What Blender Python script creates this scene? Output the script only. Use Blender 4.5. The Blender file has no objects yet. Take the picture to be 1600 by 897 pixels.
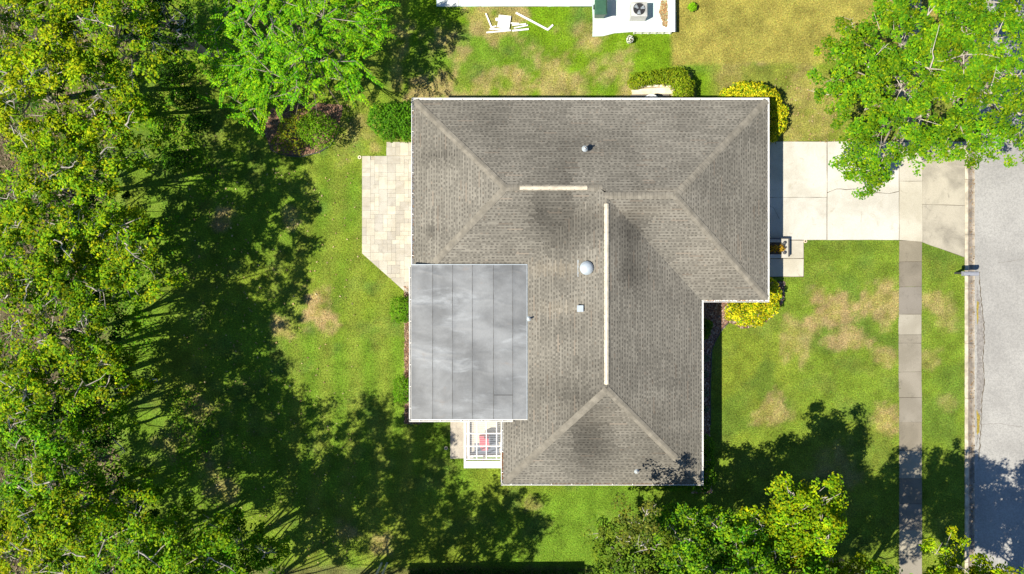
import bpy, math, random
import numpy as np
from mathutils import Vector, Matrix

# ------------------------------------------------------------------ scene, camera, light
S = bpy.context.scene
COL = S.collection
H = 38.1                      # camera height above the lawn, metres
PPM = 28.0                    # photograph pixels per metre on the lawn
cam = bpy.data.cameras.new('camera'); cam_o = bpy.data.objects.new('camera', cam); COL.objects.link(cam_o)
cam_o.location = (0, 0, H); cam_o.rotation_euler = (0, 0, 0)
cam.sensor_width = 36; cam.lens = 24; cam.clip_end = 2000; cam.clip_start = 0.1
S.camera = cam_o

SUN_D = Vector((0.68, 0.33, -1.0)).normalized()       # the way the light travels
w = bpy.data.worlds.new('World'); S.world = w; w.use_nodes = True
nt = w.node_tree; bg = nt.nodes['Background']
sky = nt.nodes.new('ShaderNodeTexSky'); sky.sky_type = 'NISHITA'; sky.sun_disc = False
sky.sun_elevation = math.asin(-SUN_D.z); sky.sun_rotation = math.atan2(-SUN_D.x, -SUN_D.y)
sky.air_density = 1.0; sky.dust_density = 0.0; sky.ozone_density = 7.0
nt.links.new(sky.outputs[0], bg.inputs[0]); bg.inputs[1].default_value = 0.072
sun = bpy.data.lights.new('sun', 'SUN'); sun.energy = 5.0; sun.angle = math.radians(0.5); sun.color = (1.0, 0.93, 0.79)
sun_o = bpy.data.objects.new('sun', sun); COL.objects.link(sun_o)
sun_o.rotation_euler = SUN_D.to_track_quat('-Z', 'Y').to_euler(); sun_o.location = (-40, -20, 60)
S.view_settings.view_transform = 'Standard'; S.view_settings.look = 'None'
S.view_settings.gamma = 1.0; S.view_settings.exposure = 0.82; S.view_settings.use_curve_mapping = False

R = np.random.default_rng(7)
random.seed(7)

# ------------------------------------------------------------------ helpers
def P(px, py, z=0.0):
    """photograph pixel seen at height z -> world point"""
    k = (H - z) / H / PPM
    return Vector(((px - 800) * k, (448.5 - py) * k, z))

def tag(o, label=None, cat=None, group=None, kind=None):
    if label: o['label'] = label
    if cat: o['category'] = cat
    if group: o['group'] = group
    if kind: o['kind'] = kind
    return o

def link(o, parent=None):
    COL.objects.link(o)
    if parent is not None: o.parent = parent
    return o

def empty(name, loc, label, cat, group=None):
    o = bpy.data.objects.new(name, None); o.location = loc; o.empty_display_size = 0.3
    link(o); tag(o, label, cat, group)
    return o

def wloc(o):
    v = Vector((0, 0, 0))
    while o is not None: v += o.location; o = o.parent
    return v

class MB:
    """collects shapes in world coordinates, builds ONE mesh object"""
    def __init__(s): s.v = []; s.f = []; s.c = []
    def add(s, vs, fs, col=None):
        b = len(s.v); s.v += [tuple(p) for p in vs]
        for f in fs: s.f.append(tuple(i + b for i in f)); s.c.append(col)
    def box(s, x0, y0, z0, x1, y1, z1, col=None):
        vs = [(x, y, z) for z in (z0, z1) for y in (y0, y1) for x in (x0, x1)]
        s.add(vs, [(0,2,3,1), (4,5,7,6), (0,1,5,4), (2,6,7,3), (0,4,6,2), (1,3,7,5)], col)
    def bar(s, p, q, wd, ht, col=None):
        """rectangular bar between two points, wd sideways, ht upwards"""
        p, q = Vector(p), Vector(q); d = (q - p).normalized()
        up = Vector((0, 0, 1)) if abs(d.z) < .9 else Vector((0, 1, 0))
        sd = d.cross(up).normalized(); up = sd.cross(d).normalized()
        vs = [c + sd * (a * wd / 2) + up * (b * ht / 2) for c in (p, q) for b in (-1, 1) for a in (-1, 1)]
        s.add(vs, [(0,1,3,2), (4,6,7,5), (0,4,5,1), (2,3,7,6), (0,2,6,4), (1,5,7,3)], col)
    def prism(s, poly, z0, z1, col=None):
        n = len(poly)
        vs = [(p[0], p[1], z0) for p in poly] + [(p[0], p[1], z1) for p in poly]
        fs = [tuple(range(n - 1, -1, -1)), tuple(range(n, 2 * n))]
        fs += [(i, (i + 1) % n, n + (i + 1) % n, n + i) for i in range(n)]
        s.add(vs, fs, col)
    def tube(s, pts, rad, n=6, col=None, cap=True):
        pts = [Vector(p) for p in pts]
        if not hasattr(rad, '__len__'): rad = [rad] * len(pts)
        vs = []; fs = []
        for i, p in enumerate(pts):
            d = (pts[min(i + 1, len(pts) - 1)] - pts[max(i - 1, 0)]).normalized()
            a = Vector((0, 0, 1)) if abs(d.z) < .9 else Vector((1, 0, 0))
            u = d.cross(a).normalized(); v = u.cross(d)
            for k in range(n):
                t = 2 * math.pi * k / n
                vs.append(p + (u * math.cos(t) + v * math.sin(t)) * rad[i])
        for i in range(len(pts) - 1):
            for k in range(n):
                fs.append((i*n+k, i*n+(k+1) % n, (i+1)*n+(k+1) % n, (i+1)*n+k))
        if cap: fs += [tuple(range(n - 1, -1, -1)), tuple((len(pts)-1)*n + k for k in range(n))]
        s.add(vs, fs, col)
    def lathe(s, c, prof, n=16, col=None):
        """profile [(r,z)...] around vertical axis at c"""
        vs = []; fs = []
        for r, z in prof:
            for k in range(n):
                t = 2 * math.pi * k / n; vs.append((c[0] + r*math.cos(t), c[1] + r*math.sin(t), c[2] + z))
        m = len(prof)
        for i in range(m - 1):
            for k in range(n): fs.append((i*n+k, i*n+(k+1) % n, (i+1)*n+(k+1) % n, (i+1)*n+k))
        fs += [tuple(range(n - 1, -1, -1)), tuple((m-1)*n + k for k in range(n))]
        s.add(vs, fs, col)
    def build(s, name, m, parent=None, smooth=False):
        me = bpy.data.meshes.new(name)
        off = Vector((0, 0, 0))
        if parent is not None: off = wloc(parent)
        me.from_pydata([(x - off.x, y - off.y, z - off.z) for x, y, z in s.v], [], s.f)
        if any(c is not None for c in s.c):
            at = me.attributes.new('tint', 'FLOAT_COLOR', 'FACE')
            a = np.ones((len(s.f), 4), np.float32)
            for i, c in enumerate(s.c):
                if c is not None: a[i, :3] = c
            at.data.foreach_set('color', a.ravel())
        me.materials.append(m)
        if smooth: me.polygons.foreach_set('use_smooth', [True] * len(me.polygons))
        me.update()
        o = bpy.data.objects.new(name, me); link(o, parent)
        return o

def arr_mesh(name, verts, nper, m, tint=None, parent=None):
    """verts (N*nper,3): N polygons of nper corners; fast path for leaves and grass"""
    nv = len(verts); nf = nv // nper
    me = bpy.data.meshes.new(name)
    off = np.zeros(3)
    if parent is not None: off = np.array(wloc(parent))
    me.vertices.add(nv); me.vertices.foreach_set('co', (verts - off).astype(np.float32).ravel())
    me.loops.add(nv); me.loops.foreach_set('vertex_index', np.arange(nv, dtype=np.int32))
    me.polygons.add(nf); me.polygons.foreach_set('loop_start', np.arange(0, nv, nper, dtype=np.int32))
    if tint is not None:
        a = np.ones((nf, 4), np.float32); a[:, :3] = tint
        at = me.attributes.new('tint', 'FLOAT_COLOR', 'FACE'); at.data.foreach_set('color', a.ravel())
    me.materials.append(m); me.update(calc_edges=True)
    o = bpy.data.objects.new(name, me); link(o, parent)
    return o

def clip(poly, a, b, c):
    """keep a*x+b*y+c >= 0 of a 2-D polygon"""
    out = []
    for i in range(len(poly)):
        p, q = poly[i], poly[(i + 1) % len(poly)]
        dp = a*p[0] + b*p[1] + c; dq = a*q[0] + b*q[1] + c
        if dp >= 0: out.append(p)
        if (dp >= 0) != (dq >= 0):
            t = dp / (dp - dq); out.append((p[0] + t*(q[0]-p[0]), p[1] + t*(q[1]-p[1])))
    return out

def inside(poly, x, y):
    """vectorised point-in-polygon"""
    r = np.zeros(np.shape(x), bool); n = len(poly)
    for i in range(n):
        x0, y0 = poly[i][:2]; x1, y1 = poly[(i + 1) % n][:2]
        if y0 == y1: continue
        c = ((y0 > y) != (y1 > y)) & (x < (x1 - x0) * (y - y0) / (y1 - y0) + x0)
        r ^= c
    return r

def _hash(i, j, s):
    n = (i * 374761393 + j * 668265263 + s * 974711) & 0x7fffffff
    n = ((n ^ (n >> 13)) * 1274126177) & 0x7fffffff
    return ((n ^ (n >> 16)) & 0xffff) / 65535.0
def vnoise(x, y, s=0):
    xi = np.floor(x).astype(np.int64); yi = np.floor(y).astype(np.int64)
    fx = x - xi; fy = y - yi; fx = fx*fx*(3-2*fx); fy = fy*fy*(3-2*fy)
    return (_hash(xi, yi, s)*(1-fx) + _hash(xi+1, yi, s)*fx)*(1-fy) + (_hash(xi, yi+1, s)*(1-fx) + _hash(xi+1, yi+1, s)*fx)*fy
def fbm(x, y, sc, o=4, s=0):
    r = 0; a = .5; t = 0
    for k in range(o): r = r + a*vnoise(x/sc + 17.3*k, y/sc - 9.1*k, s + k); t += a; a *= .5; sc *= .5
    return r / t
def sstep(a, b, x): t = np.clip((x - a) / (b - a), 0, 1); return t*t*(3-2*t)
def mixc(c0, c1, t): t = np.asarray(t)[..., None]; return c0*(1-t) + np.asarray(c1)*t

# ------------------------------------------------------------------ materials
def nodes(name):
    m = bpy.data.materials.new(name); m.use_nodes = True
    t = m.node_tree; return m, t, t.nodes['Principled BSDF']
def nd(t, typ, **kw):
    n = t.nodes.new(typ)
    for k, v in kw.items():
        if k in n.inputs: n.inputs[k].default_value = v
        else: setattr(n, k, v)
    return n
def mixn(t, fac, a, b, mode='MIX'):
    n = t.nodes.new('ShaderNodeMix'); n.data_type = 'RGBA'; n.blend_type = mode
    for i, v in ((0, fac), (6, a), (7, b)):
        if hasattr(v, 'is_linked') or hasattr(v, 'links'): t.links.new(v, n.inputs[i])
        else: n.inputs[i].default_value = v if i == 0 or len(v) == 4 else (*v, 1)
    return n.outputs[2]
def ramp(t, src, p0, p1):
    n = t.nodes.new('ShaderNodeMapRange'); n.interpolation_type = 'SMOOTHSTEP'
    n.inputs[1].default_value = p0; n.inputs[2].default_value = p1; t.links.new(src, n.inputs[0]); return n.outputs[0]
def noise(t, scale, detail=4, rough=.55, vec=None, dist=0):
    n = t.nodes.new('ShaderNodeTexNoise'); n.inputs['Scale'].default_value = scale
    n.inputs['Detail'].default_value = detail; n.inputs['Roughness'].default_value = rough; n.inputs['Distortion'].default_value = dist
    if vec is not None: t.links.new(vec, n.inputs['Vector'])
    return n.outputs[0]
def wpos(t, sc=None):
    g = t.nodes.new('ShaderNodeNewGeometry')
    if sc is None: return g.outputs['Position']
    n = t.nodes.new('ShaderNodeVectorMath'); n.operation = 'MULTIPLY'; n.inputs[1].default_value = sc
    t.links.new(g.outputs['Position'], n.inputs[0]); return n.outputs[0]
def bump(t, b, src, strength, dist):
    n = t.nodes.new('ShaderNodeBump'); n.inputs['Strength'].default_value = strength; n.inputs['Distance'].default_value = dist
    t.links.new(src, n.inputs['Height']); t.links.new(n.outputs[0], b.inputs['Normal'])

def m_plain(name, col, rough=.6, var=.12, scale=6, metallic=0, spec=.5, per=0):
    """plain paint or plastic with slight grime"""
    m, t, b = nodes(name)
    c = mixn(t, ramp(t, noise(t, scale, 5, .6, wpos(t)), .3, .75), [x*(1-var) for x in col], [min(1, x*(1+var)) for x in col])
    if per:
        oi = t.nodes.new('ShaderNodeObjectInfo')
        c = mixn(t, ramp(t, oi.outputs['Random'], 0, 1), mixn(t, per, c, (0, 0, 0)), c)
    t.links.new(c, b.inputs['Base Color']); b.inputs['Roughness'].default_value = rough
    b.inputs['Metallic'].default_value = metallic; b.inputs['Specular IOR Level'].default_value = spec
    return m

def m_concrete(name, c0, c1, c2, per=.15, blotch=.5):
    """weathered concrete: broad stains, speckle, joint dirt; each slab a little different"""
    m, t, b = nodes(name); p = wpos(t)
    a = mixn(t, ramp(t, noise(t, blotch, 6, .6, p, .6), .35, .65), c0, c1)
    a = mixn(t, ramp(t, noise(t, 2.2, 6, .65, p, 1.0), .55, .8), a, c2)
    sp = ramp(t, noise(t, 38, 3, .7, p), .35, .7)
    a = mixn(t, 1.0, a, mixn(t, sp, (.84, .84, .83), (1.08, 1.08, 1.07)), 'MULTIPLY')
    oi = t.nodes.new('ShaderNodeObjectInfo')
    a = mixn(t, 1.0, a, mixn(t, oi.outputs['Random'], (1-per, 1-per, 1-per*.8), (1+per*.4, 1+per*.4, 1+per*.3)), 'MULTIPLY')
    t.links.new(a, b.inputs['Base Color']); b.inputs['Roughness'].default_value = .85; b.inputs['Specular IOR Level'].default_value = .25
    bump(t, b, noise(t, 30, 4, .6, p), .35, .01)
    return m

def m_tint(name, rough=.8, mul=.25, scale=20, spec=.3):
    """colour from the per-face tint of the piece, with fine grain"""
    m, t, b = nodes(name)
    a = t.nodes.new('ShaderNodeAttribute'); a.attribute_name = 'tint'
    g = mixn(t, ramp(t, noise(t, scale, 4, .6, wpos(t)), .3, .7), [1-mul]*3, [1+mul]*3)
    c = mixn(t, 1.0, a.outputs['Color'], g, 'MULTIPLY')
    t.links.new(c, b.inputs['Base Color']); b.inputs['Roughness'].default_value = rough
    b.inputs['Specular IOR Level'].default_value = spec
    return m

def m_leaf(name, trans=.28, gloss=.05, rough=.55):
    m, t, b = nodes(name)
    a = t.nodes.new('ShaderNodeAttribute'); a.attribute_name = 'tint'
    t.links.new(a.outputs['Color'], b.inputs['Base Color'])
    b.inputs['Roughness'].default_value = rough; b.inputs['Specular IOR Level'].default_value = gloss
    tr = t.nodes.new('ShaderNodeBsdfTranslucent')
    tc = mixn(t, 1.0, a.outputs['Color'], (1.30, 1.45, .35), 'MULTIPLY'); t.links.new(tc, tr.inputs['Color'])
    mx = t.nodes.new('ShaderNodeMixShader'); mx.inputs[0].default_value = trans
    t.links.new(b.outputs[0], mx.inputs[1]); t.links.new(tr.outputs[0], mx.inputs[2])
    t.links.new(mx.outputs[0], t.nodes['Material Output'].inputs['Surface'])
    return m

M = {}
M['leaf'] = m_leaf('leaf')
M['grass'] = m_leaf('grass_blade', .22, .08, .6)
M['tint'] = m_tint('tinted_piece')
M['shingle'] = m_tint('asphalt_shingle', .9, .16, 60, .2)
M['bark'] = m_plain('pale_grey_bark', (.26, .225, .18), .9, .35, 4)
M['twig'] = m_plain('pale_twig', (.40, .36, .31), .9, .25, 4)
M['bark_dark'] = m_plain('brown_bark', (.13, .10, .075), .9, .35, 4)
M['white'] = m_plain('white_enamel', (.70, .69, .66), .45, .1, 3)
M['vinyl'] = m_plain('white_vinyl', (.78, .78, .76), .5, .06, 5)
M['stucco'] = m_plain('cream_stucco', (.62, .56, .46), .9, .06, 12)
M['beige_metal'] = m_plain('beige_painted_metal', (.50, .44, .34), .5, .2, 4)
M['vent'] = m_plain('galvanised_vent', (.50, .56, .60), .4, .08, 8, .35)
M['dark'] = m_plain('dark_rubber', (.02, .02, .022), .6, .2, 8)
M['bin'] = m_plain('green_bin_plastic', (.035, .10, .06), .45, .15, 6)
M['acmetal'] = m_plain('grey_painted_steel', (.42, .42, .40), .5, .1, 8)
M['mailbox'] = m_plain('grey_mailbox_paint', (.25, .26, .30), .4, .1, 8)
M['post'] = m_plain('dark_post_paint', (.05, .05, .055), .6, .2, 8)
M['glassdark'] = m_plain('dark_window_glass', (.03, .04, .05), .08, .1, 2)
M['red'] = m_plain('red_cushion', (.55, .05, .07), .8, .15, 14)
M['slate_shade'] = m_plain('slate_shade_and_table', (.09, .10, .13), .95, .2, 20)
M['tile'] = m_plain('tan_floor_tile', (.50, .44, .33), .6, .1, 3)
M['conc_drive'] = m_concrete('driveway_concrete', (.43, .41, .36), (.54, .52, .47), (.35, .315, .25), .06)
M['conc_light'] = m_concrete('pale_crossing_concrete', (.40, .37, .30), (.48, .45, .38), (.33, .30, .24), .1)
M['conc_mid'] = m_concrete('mid_sidewalk_concrete', (.29, .265, .215), (.35, .325, .27), (.22, .20, .16), .1)
M['conc_old'] = m_concrete('old_sidewalk_concrete', (.19, .168, .128), (.25, .22, .17), (.15, .132, .10), .2)
M['conc_tan'] = m_concrete('tan_sidewalk_concrete', (.25, .225, .175), (.31, .28, .225), (.185, .168, .132), .3)
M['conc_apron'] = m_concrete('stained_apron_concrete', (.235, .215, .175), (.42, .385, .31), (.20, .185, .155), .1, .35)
M['conc_pad'] = m_concrete('pale_painted_pad', (.66, .68, .66), (.50, .66, .64), (.72, .72, .70), .05, .8)
M['curb'] = m_concrete('curb_concrete', (.44, .37, .28), (.54, .46, .35), (.30, .25, .20), .15, .9)
M['paver'] = m_concrete('travertine_paver', (.43, .395, .325), (.51, .485, .42), (.35, .325, .28), .2, 1.2)
M['dirt'] = m_plain('joint_dirt', (.10, .08, .055), .95, .3, 10)
M['scallop'] = m_concrete('cream_cast_stone', (.66, .55, .38), (.74, .66, .52), (.5, .42, .3), .15, 2)

def m_asphalt():
    m, t, b = nodes('worn_asphalt'); p = wpos(t)
    a = mixn(t, ramp(t, noise(t, .35, 5, .6, p, .4), .3, .7), (.29, .283, .268), (.37, .362, .342))
    a = mixn(t, ramp(t, noise(t, 11, 7, .85, p), .38, .60), mixn(t, .40, a, (.10, .10, .10)), a)
    a = mixn(t, ramp(t, noise(t, 4, 5, .6, p), .62, .85), a, (.43, .42, .395))
    t.links.new(a, b.inputs['Base Color']); b.inputs['Roughness'].default_value = .9; b.inputs['Specular IOR Level'].default_value = .2
    bump(t, b, noise(t, 60, 4, .7, p), .5, .012); return m
M['asphalt'] = m_asphalt()
M['asphalt_old'] = m_plain('broken_asphalt', (.22, .205, .19), .95, .3, 9)
M['moss'] = m_plain('yellow_moss', (.26, .20, .035), .95, .35, 14)

def m_membrane():
    m, t, b = nodes('grey_roll_roofing')
    p = wpos(t, (.55, .8, 1))
    n1 = noise(t, .6, 7, .6, p, .25)
    a = mixn(t, ramp(t, n1, .36, .66), (.105, .111, .117), (.21, .22, .23))
    n2 = noise(t, .9, 6, .62, wpos(t, (.5, 1.35, 1)), .3)
    a = mixn(t, ramp(t, n2, .50, .82), a, (.38, .40, .415))  # pale patches: dusty stains plus sky sheen put into the colour
    n3 = noise(t, 1.5, 5, .65, wpos(t, (.6, 1.1, 1)), .3)
    a = mixn(t, ramp(t, n3, .60, .82), a, (.19, .165, .15))
    g = noise(t, 22, 4, .6, wpos(t, (3, .4, 1)))
    a = mixn(t, 1.0, a, mixn(t, ramp(t, g, .3, .7), (.92, .92, .92), (1.06, 1.06, 1.06)), 'MULTIPLY')
    t.links.new(a, b.inputs['Base Color'])
    t.links.new(mixn(t, ramp(t, n2, .3, .7), (.55, .55, .55), (.34, .34, .34)), b.inputs['Roughness'])
    b.inputs['Specular IOR Level'].default_value = .6
    return m
M['membrane'] = m_membrane()

def m_pane():
    m, t, b = nodes('clear_ribbed_panel')
    b.inputs['Base Color'].default_value = (.75, .8, .85, 1); b.inputs['Roughness'].default_value = .25
    tr = t.nodes.new('ShaderNodeBsdfTransparent'); tr.inputs[0].default_value = (.9, .92, .95, 1)
    wv = t.nodes.new('ShaderNodeTexWave'); wv.bands_direction = 'Y'; wv.inputs['Scale'].default_value = 3.2; t.links.new(wpos(t), wv.inputs['Vector'])
    mx = t.nodes.new('ShaderNodeMixShader')
    f = t.nodes.new('ShaderNodeMapRange'); f.inputs[3].default_value = .93; f.inputs[4].default_value = .72; t.links.new(wv.outputs['Fac'], f.inputs[0])
    t.links.new(f.outputs[0], mx.inputs[0]); t.links.new(b.outputs[0], mx.inputs[1]); t.links.new(tr.outputs[0], mx.inputs[2])
    t.links.new(mx.outputs[0], t.nodes['Material Output'].inputs['Surface']); return m
M['pane'] = m_pane()

# ------------------------------------------------------------------ ground shapes used by several builders (metres)
def PX(*pts): return [tuple(P(x, y))[:2] for x, y in pts]
DRIVE = [(12.6, 8.12), (25.27, 8.12), (25.27, 1.64), (22.88, 2.5), (21.58, 2.62), (12.6, 2.62)]
SIDEWALK_X = (21.60, 22.86)
CURB_X = 25.27
PATIO = PX((566, 244), (604, 244), (604, 222), (643, 222), (690, 240), (690, 490), (641, 463), (566, 396))
WALK = PX((1150, 375), (1256, 375), (1256, 433), (1150, 433))
PAD = PX((925, -60), (1056, -60), (1056, 50), (993, 50), (960, 52), (942, 57), (926, 57))
BED_FRONT = PX((1080, 462), (1145, 462), (1200, 440), (1226, 440), (1224, 470), (1210, 492), (1188, 508), (1160, 513), (1138, 503), (1126, 518), (1112, 545), (1109, 600), (1109, 665), (1112, 770), (1080, 770))
BED_TREE = PX((425, 170), (480, 160), (535, 165), (533, 180), (531, 190), (520, 215), (498, 236), (470, 243), (440, 241), (424, 234), (412, 200))
HOUSE = [(-4.6, 9.2), (12.75, 9.2), (12.75, -.15), (9.3, -.15), (9.3, -9.7), (.1, -9.7), (.1, -6.3), (-4.7, -6.3)]
BED_N = PX((982, 128), (1055, 128), (1090, 105), (1096, 165), (975, 165))
LANDING = PX((704, 640), (740, 640), (740, 716), (704, 716))
WEST_STRIP = PX((632, 445), (660, 445), (660, 662), (632, 662))

def bare_mask(x, y):
    m = inside(DRIVE, x, y) | ((x > -4.22) & (x < 4.5) & (y > 15.64)) | inside(PATIO, x, y) | inside(WALK, x, y) | inside(PAD, x, y) | inside(HOUSE, x, y)
    m |= inside(BED_FRONT, x, y) | inside(BED_TREE, x, y) | inside(LANDING, x, y) | inside(WEST_STRIP, x, y)
    m |= (x > SIDEWALK_X[0]) & (x < SIDEWALK_X[1]); m |= x > CURB_X - .02
    m |= (x > -2.7) & (x < .2) & (y > -9.5) & (y < -6)
    return m

DRY = [(490, 490, 34, 1), (440, 515, 26, .9), (500, 470, 20, .8), (350, 340, 22, .9), (455, 340, 16, .5), (1305, 495, 48, .9), (1275, 460, 22, .9), (1375, 470, 40, .8),
       (1250, 535, 34, .6), (1235, 510, 20, .6), (1330, 520, 30, .8), (1380, 560, 20, .7), (1385, 660, 30, .8), (1215, 640, 30, .7), (1190, 650, 16, .6), (1460, 470, 24, .7), (1300, 735, 40, .5),
       (1475, 500, 20, .5), (1450, 560, 20, .5), (1480, 630, 16, .4), (1385, 445, 16, .8), (830, 790, 16, .5), (700, 60, 30, .7), (760, 125, 34, .7), (700, 135, 30, .8), (870, 120, 50, .8),
       (960, 110, 40, .7), (800, 150, 40, .6), (900, 150, 40, .6), (1140, 115, 30, .7), (1170, 100, 20, .6), (660, 145, 30, .9), (1250, 190, 40, .7), (1290, 170, 30, .6), (910, 55, 34, .6), (720, 90, 16, .8),
       (540, 830, 22, .7), (600, 850, 20, .7), (310, 640, 30, .6), (330, 730, 26, .7), (270, 690, 30, .5), (350, 770, 26, .7), (560, 200, 24, .5), (540, 230, 24, .5), (585, 230, 10, .6)]
def lawn_tint(x, y):
    """albedo of the turf: mown green, yellowed and bare patches, mowing bands, the sod plot, woodland floor"""
    n1 = fbm(x, y, 4.5, 4, 1); n2 = fbm(x, y, 1.1, 4, 11); n3 = fbm(x, y, .35, 3, 21); n4 = fbm(x, y, 9, 3, 31)
    g = np.broadcast_to(np.array((.112, .195, .016)), x.shape + (3,)).copy()
    g = mixc(g, (.15, .205, .020), sstep(.42, .72, n1))
    g = mixc(g, (.075, .14, .024), sstep(.52, .75, n2)*.7)
    px = x*PPM + 800; py = 448.5 - y*PPM
    band = .5 + .5*np.sin((px + .06*(py-400) + 6*np.sin(py/60))*2*math.pi/46)
    g = mixc(g, (.175, .215, .03), .65*band*sstep(420, 470, px)*(1 - sstep(640, 650, px)))
    g = mixc(g, (.20, .21, .035), .3*sstep(.5, .68, n2)*sstep(.4, .6, n3))
    front = sstep(1100, 1130, px)
    g = mixc(g, (.155, .185, .024), front*.4)
    g = mixc(g, (.09, .15, .02), front*sstep(.5, .66, fbm(x, y, 2.4, 3, 51))*.7)
    dry = np.zeros(x.shape)
    for bx, by, br, s in DRY:
        d = np.hypot(px - bx, py - by)/br + (n2 - .5)*1.7 + (n3-.5)*1.0
        dry = np.maximum(dry, s*(1 - sstep(.35, 1.1, d)))
    # the weedy strip behind the neighbouring house
    north = (1 - sstep(150, 175, py))*sstep(600, 640, px)
    dry = np.maximum(dry, north*.85*sstep(.52, .64, fbm(x, y, 1.6, 4, 61)))
    g = mixc(g, (.125, .225, .006), north*sstep(.45, .62, fbm(x, y, 2.2, 3, 71))*.8)
    tan = mixc(np.broadcast_to(np.array((.37, .245, .135)), x.shape + (3,)), (.30, .225, .085), sstep(.35, .65, n3))
    g = mixc(g, tan[..., :], dry*.74) if False else g*(1 - (dry*.74)[..., None]) + tan*(dry*.74)[..., None]
    # sod plot laid in strips
    e = (n2 - .5)*14
    sod = sstep(1046, 1052, px + e*.2)*(1 - sstep(96, 106, py + e + .0*px))*(1 - sstep(1640, 1660, px))
    strip = _hash(np.floor(px/17).astype(np.int64), np.floor(py/40).astype(np.int64), 5)
    sc = mixc(np.broadcast_to(np.array((.27, .24, .055)), x.shape + (3,)), (.22, .205, .045), .6*strip + .4*sstep(.4, .6, n2))
    g = g*(1 - sod[..., None]) + sc*sod[..., None]
    mid = sstep(98, 108, py)*(1 - sstep(215, 225, py))*sstep(1095, 1120, px)
    g = mixc(g, (.185, .18, .035), .5*mid)
    # woodland floor: litter and weeds
    wd = 1 - sstep(90, 190, px + (n1-.5)*160)
    lit = mixc(np.broadcast_to(np.array((.07, .055, .032)), x.shape + (3,)), (.11, .09, .055), n3)
    lit = mixc(lit, (.10, .17, .012), sstep(.44, .54, n1))
    g = g*(1 - (wd*.9)[..., None]) + lit*(wd*.9)[..., None]
    # bare scraped ground along the south border
    g = mixc(g, (.11, .10, .045), sstep(882, 892, py + (n2-.5)*14)*.7)
    return g*(.60 + .80*fbm(x, y, .55, 4, 151))[..., None]

# ------------------------------------------------------------------ the ground
g = MB(); g.add([(-260, -260, -.25), (260, -260, -.25), (260, 260, -.25), (-260, 260, -.25)], [(0, 1, 2, 3)])
tag(g.build('ground', m_plain('far_turf', (.10, .13, .02), .95, .3, .3)), kind='structure')

def build_lawn():
    xs = np.arange(-46, CURB_X + .001, .18); xs[-1] = CURB_X; ys = np.arange(-32, 32.01, .18)
    X, Y = np.meshgrid(xs, ys); nx, ny = len(xs), len(ys)
    Z = (fbm(X, Y, 1.5, 3, 81) - .5)*.03
    V = np.stack([X, Y, Z], -1).reshape(-1, 3)
    i = np.arange((ny-1)*nx).reshape(ny-1, nx)[:, :-1].ravel()
    F = np.stack([i, i+1, i+1+nx, i+nx], 1)
    me = bpy.data.meshes.new('lawn'); me.vertices.add(len(V)); me.vertices.foreach_set('co', V.astype(np.float32).ravel())
    me.loops.add(F.size); me.loops.foreach_set('vertex_index', F.astype(np.int32).ravel())
    me.polygons.add(len(F)); me.polygons.foreach_set('loop_start', np.arange(0, F.size, 4, dtype=np.int32))
    a = np.ones((len(V), 4), np.float32); a[:, :3] = lawn_tint(X, Y).reshape(-1, 3)*.9
    at = me.attributes.new('tint', 'FLOAT_COLOR', 'POINT'); at.data.foreach_set('color', a.ravel())
    me.update(calc_edges=True)
    m = m_tint('turf_soil', .95, .45, 14, .1); me.materials.append(m)
    o = bpy.data.objects.new('lawn', me); link(o); tag(o, kind='structure')
build_lawn()

def build_grass():
    n = 420000
    x = R.uniform(-31, CURB_X + .04, n); y = R.uniform(-17.5, 17.5, n)
    k = ~bare_mask(x, y)
    t = lawn_tint(x, y)
    k &= R.random(n) < np.where(x < -17, .45, 1.0)
    x = x[k]; y = y[k]; t = t[k]; n = len(x)
    a = R.uniform(0, 2*math.pi, n); L = R.uniform(.05, .12, n); h = R.uniform(.02, .065, n); wd = R.uniform(.022, .045, n)
    z = (fbm(x, y, 1.5, 3, 81) - .5)*.03
    dx, dy = np.cos(a), np.sin(a)
    v = np.empty((n, 3, 3))
    v[:, 0] = np.stack([x - dy*wd/2, y + dx*wd/2, z - .003], 1)
    v[:, 1] = np.stack([x + dy*wd/2, y - dx*wd/2, z - .003], 1)
    v[:, 2] = np.stack([x + dx*L, y + dy*L, z + h], 1)
    br = R.uniform(.6, 1.5, n)[:, None]*np.array((1, 1, 1))*(1 + R.normal(0, .09, (n, 3)))
    o = arr_mesh('grass', v.reshape(-1, 3), 3, M['grass'], np.clip(t*br*1.28, 0, 1))
    tag(o, 'short mown grass with dry patches covering the yards', 'grass', kind='stuff')
build_grass()

# ------------------------------------------------------------------ paved setting
def struct(name, mb, m, parent=None):
    o = mb.build(name, m, parent)
    if parent is None: tag(o, kind='structure')
    return o

def wobble(poly, amp=.012, step=.5):
    out = []
    for i in range(len(poly)):
        p = Vector(poly[i][:2]); q = Vector(poly[(i+1) % len(poly)][:2]); n = max(1, int((q-p).length/step))
        for k in range(n):
            c = p.lerp(q, k/n); out.append((c.x + random.uniform(-amp, amp), c.y + random.uniform(-amp, amp)))
    return out

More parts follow.
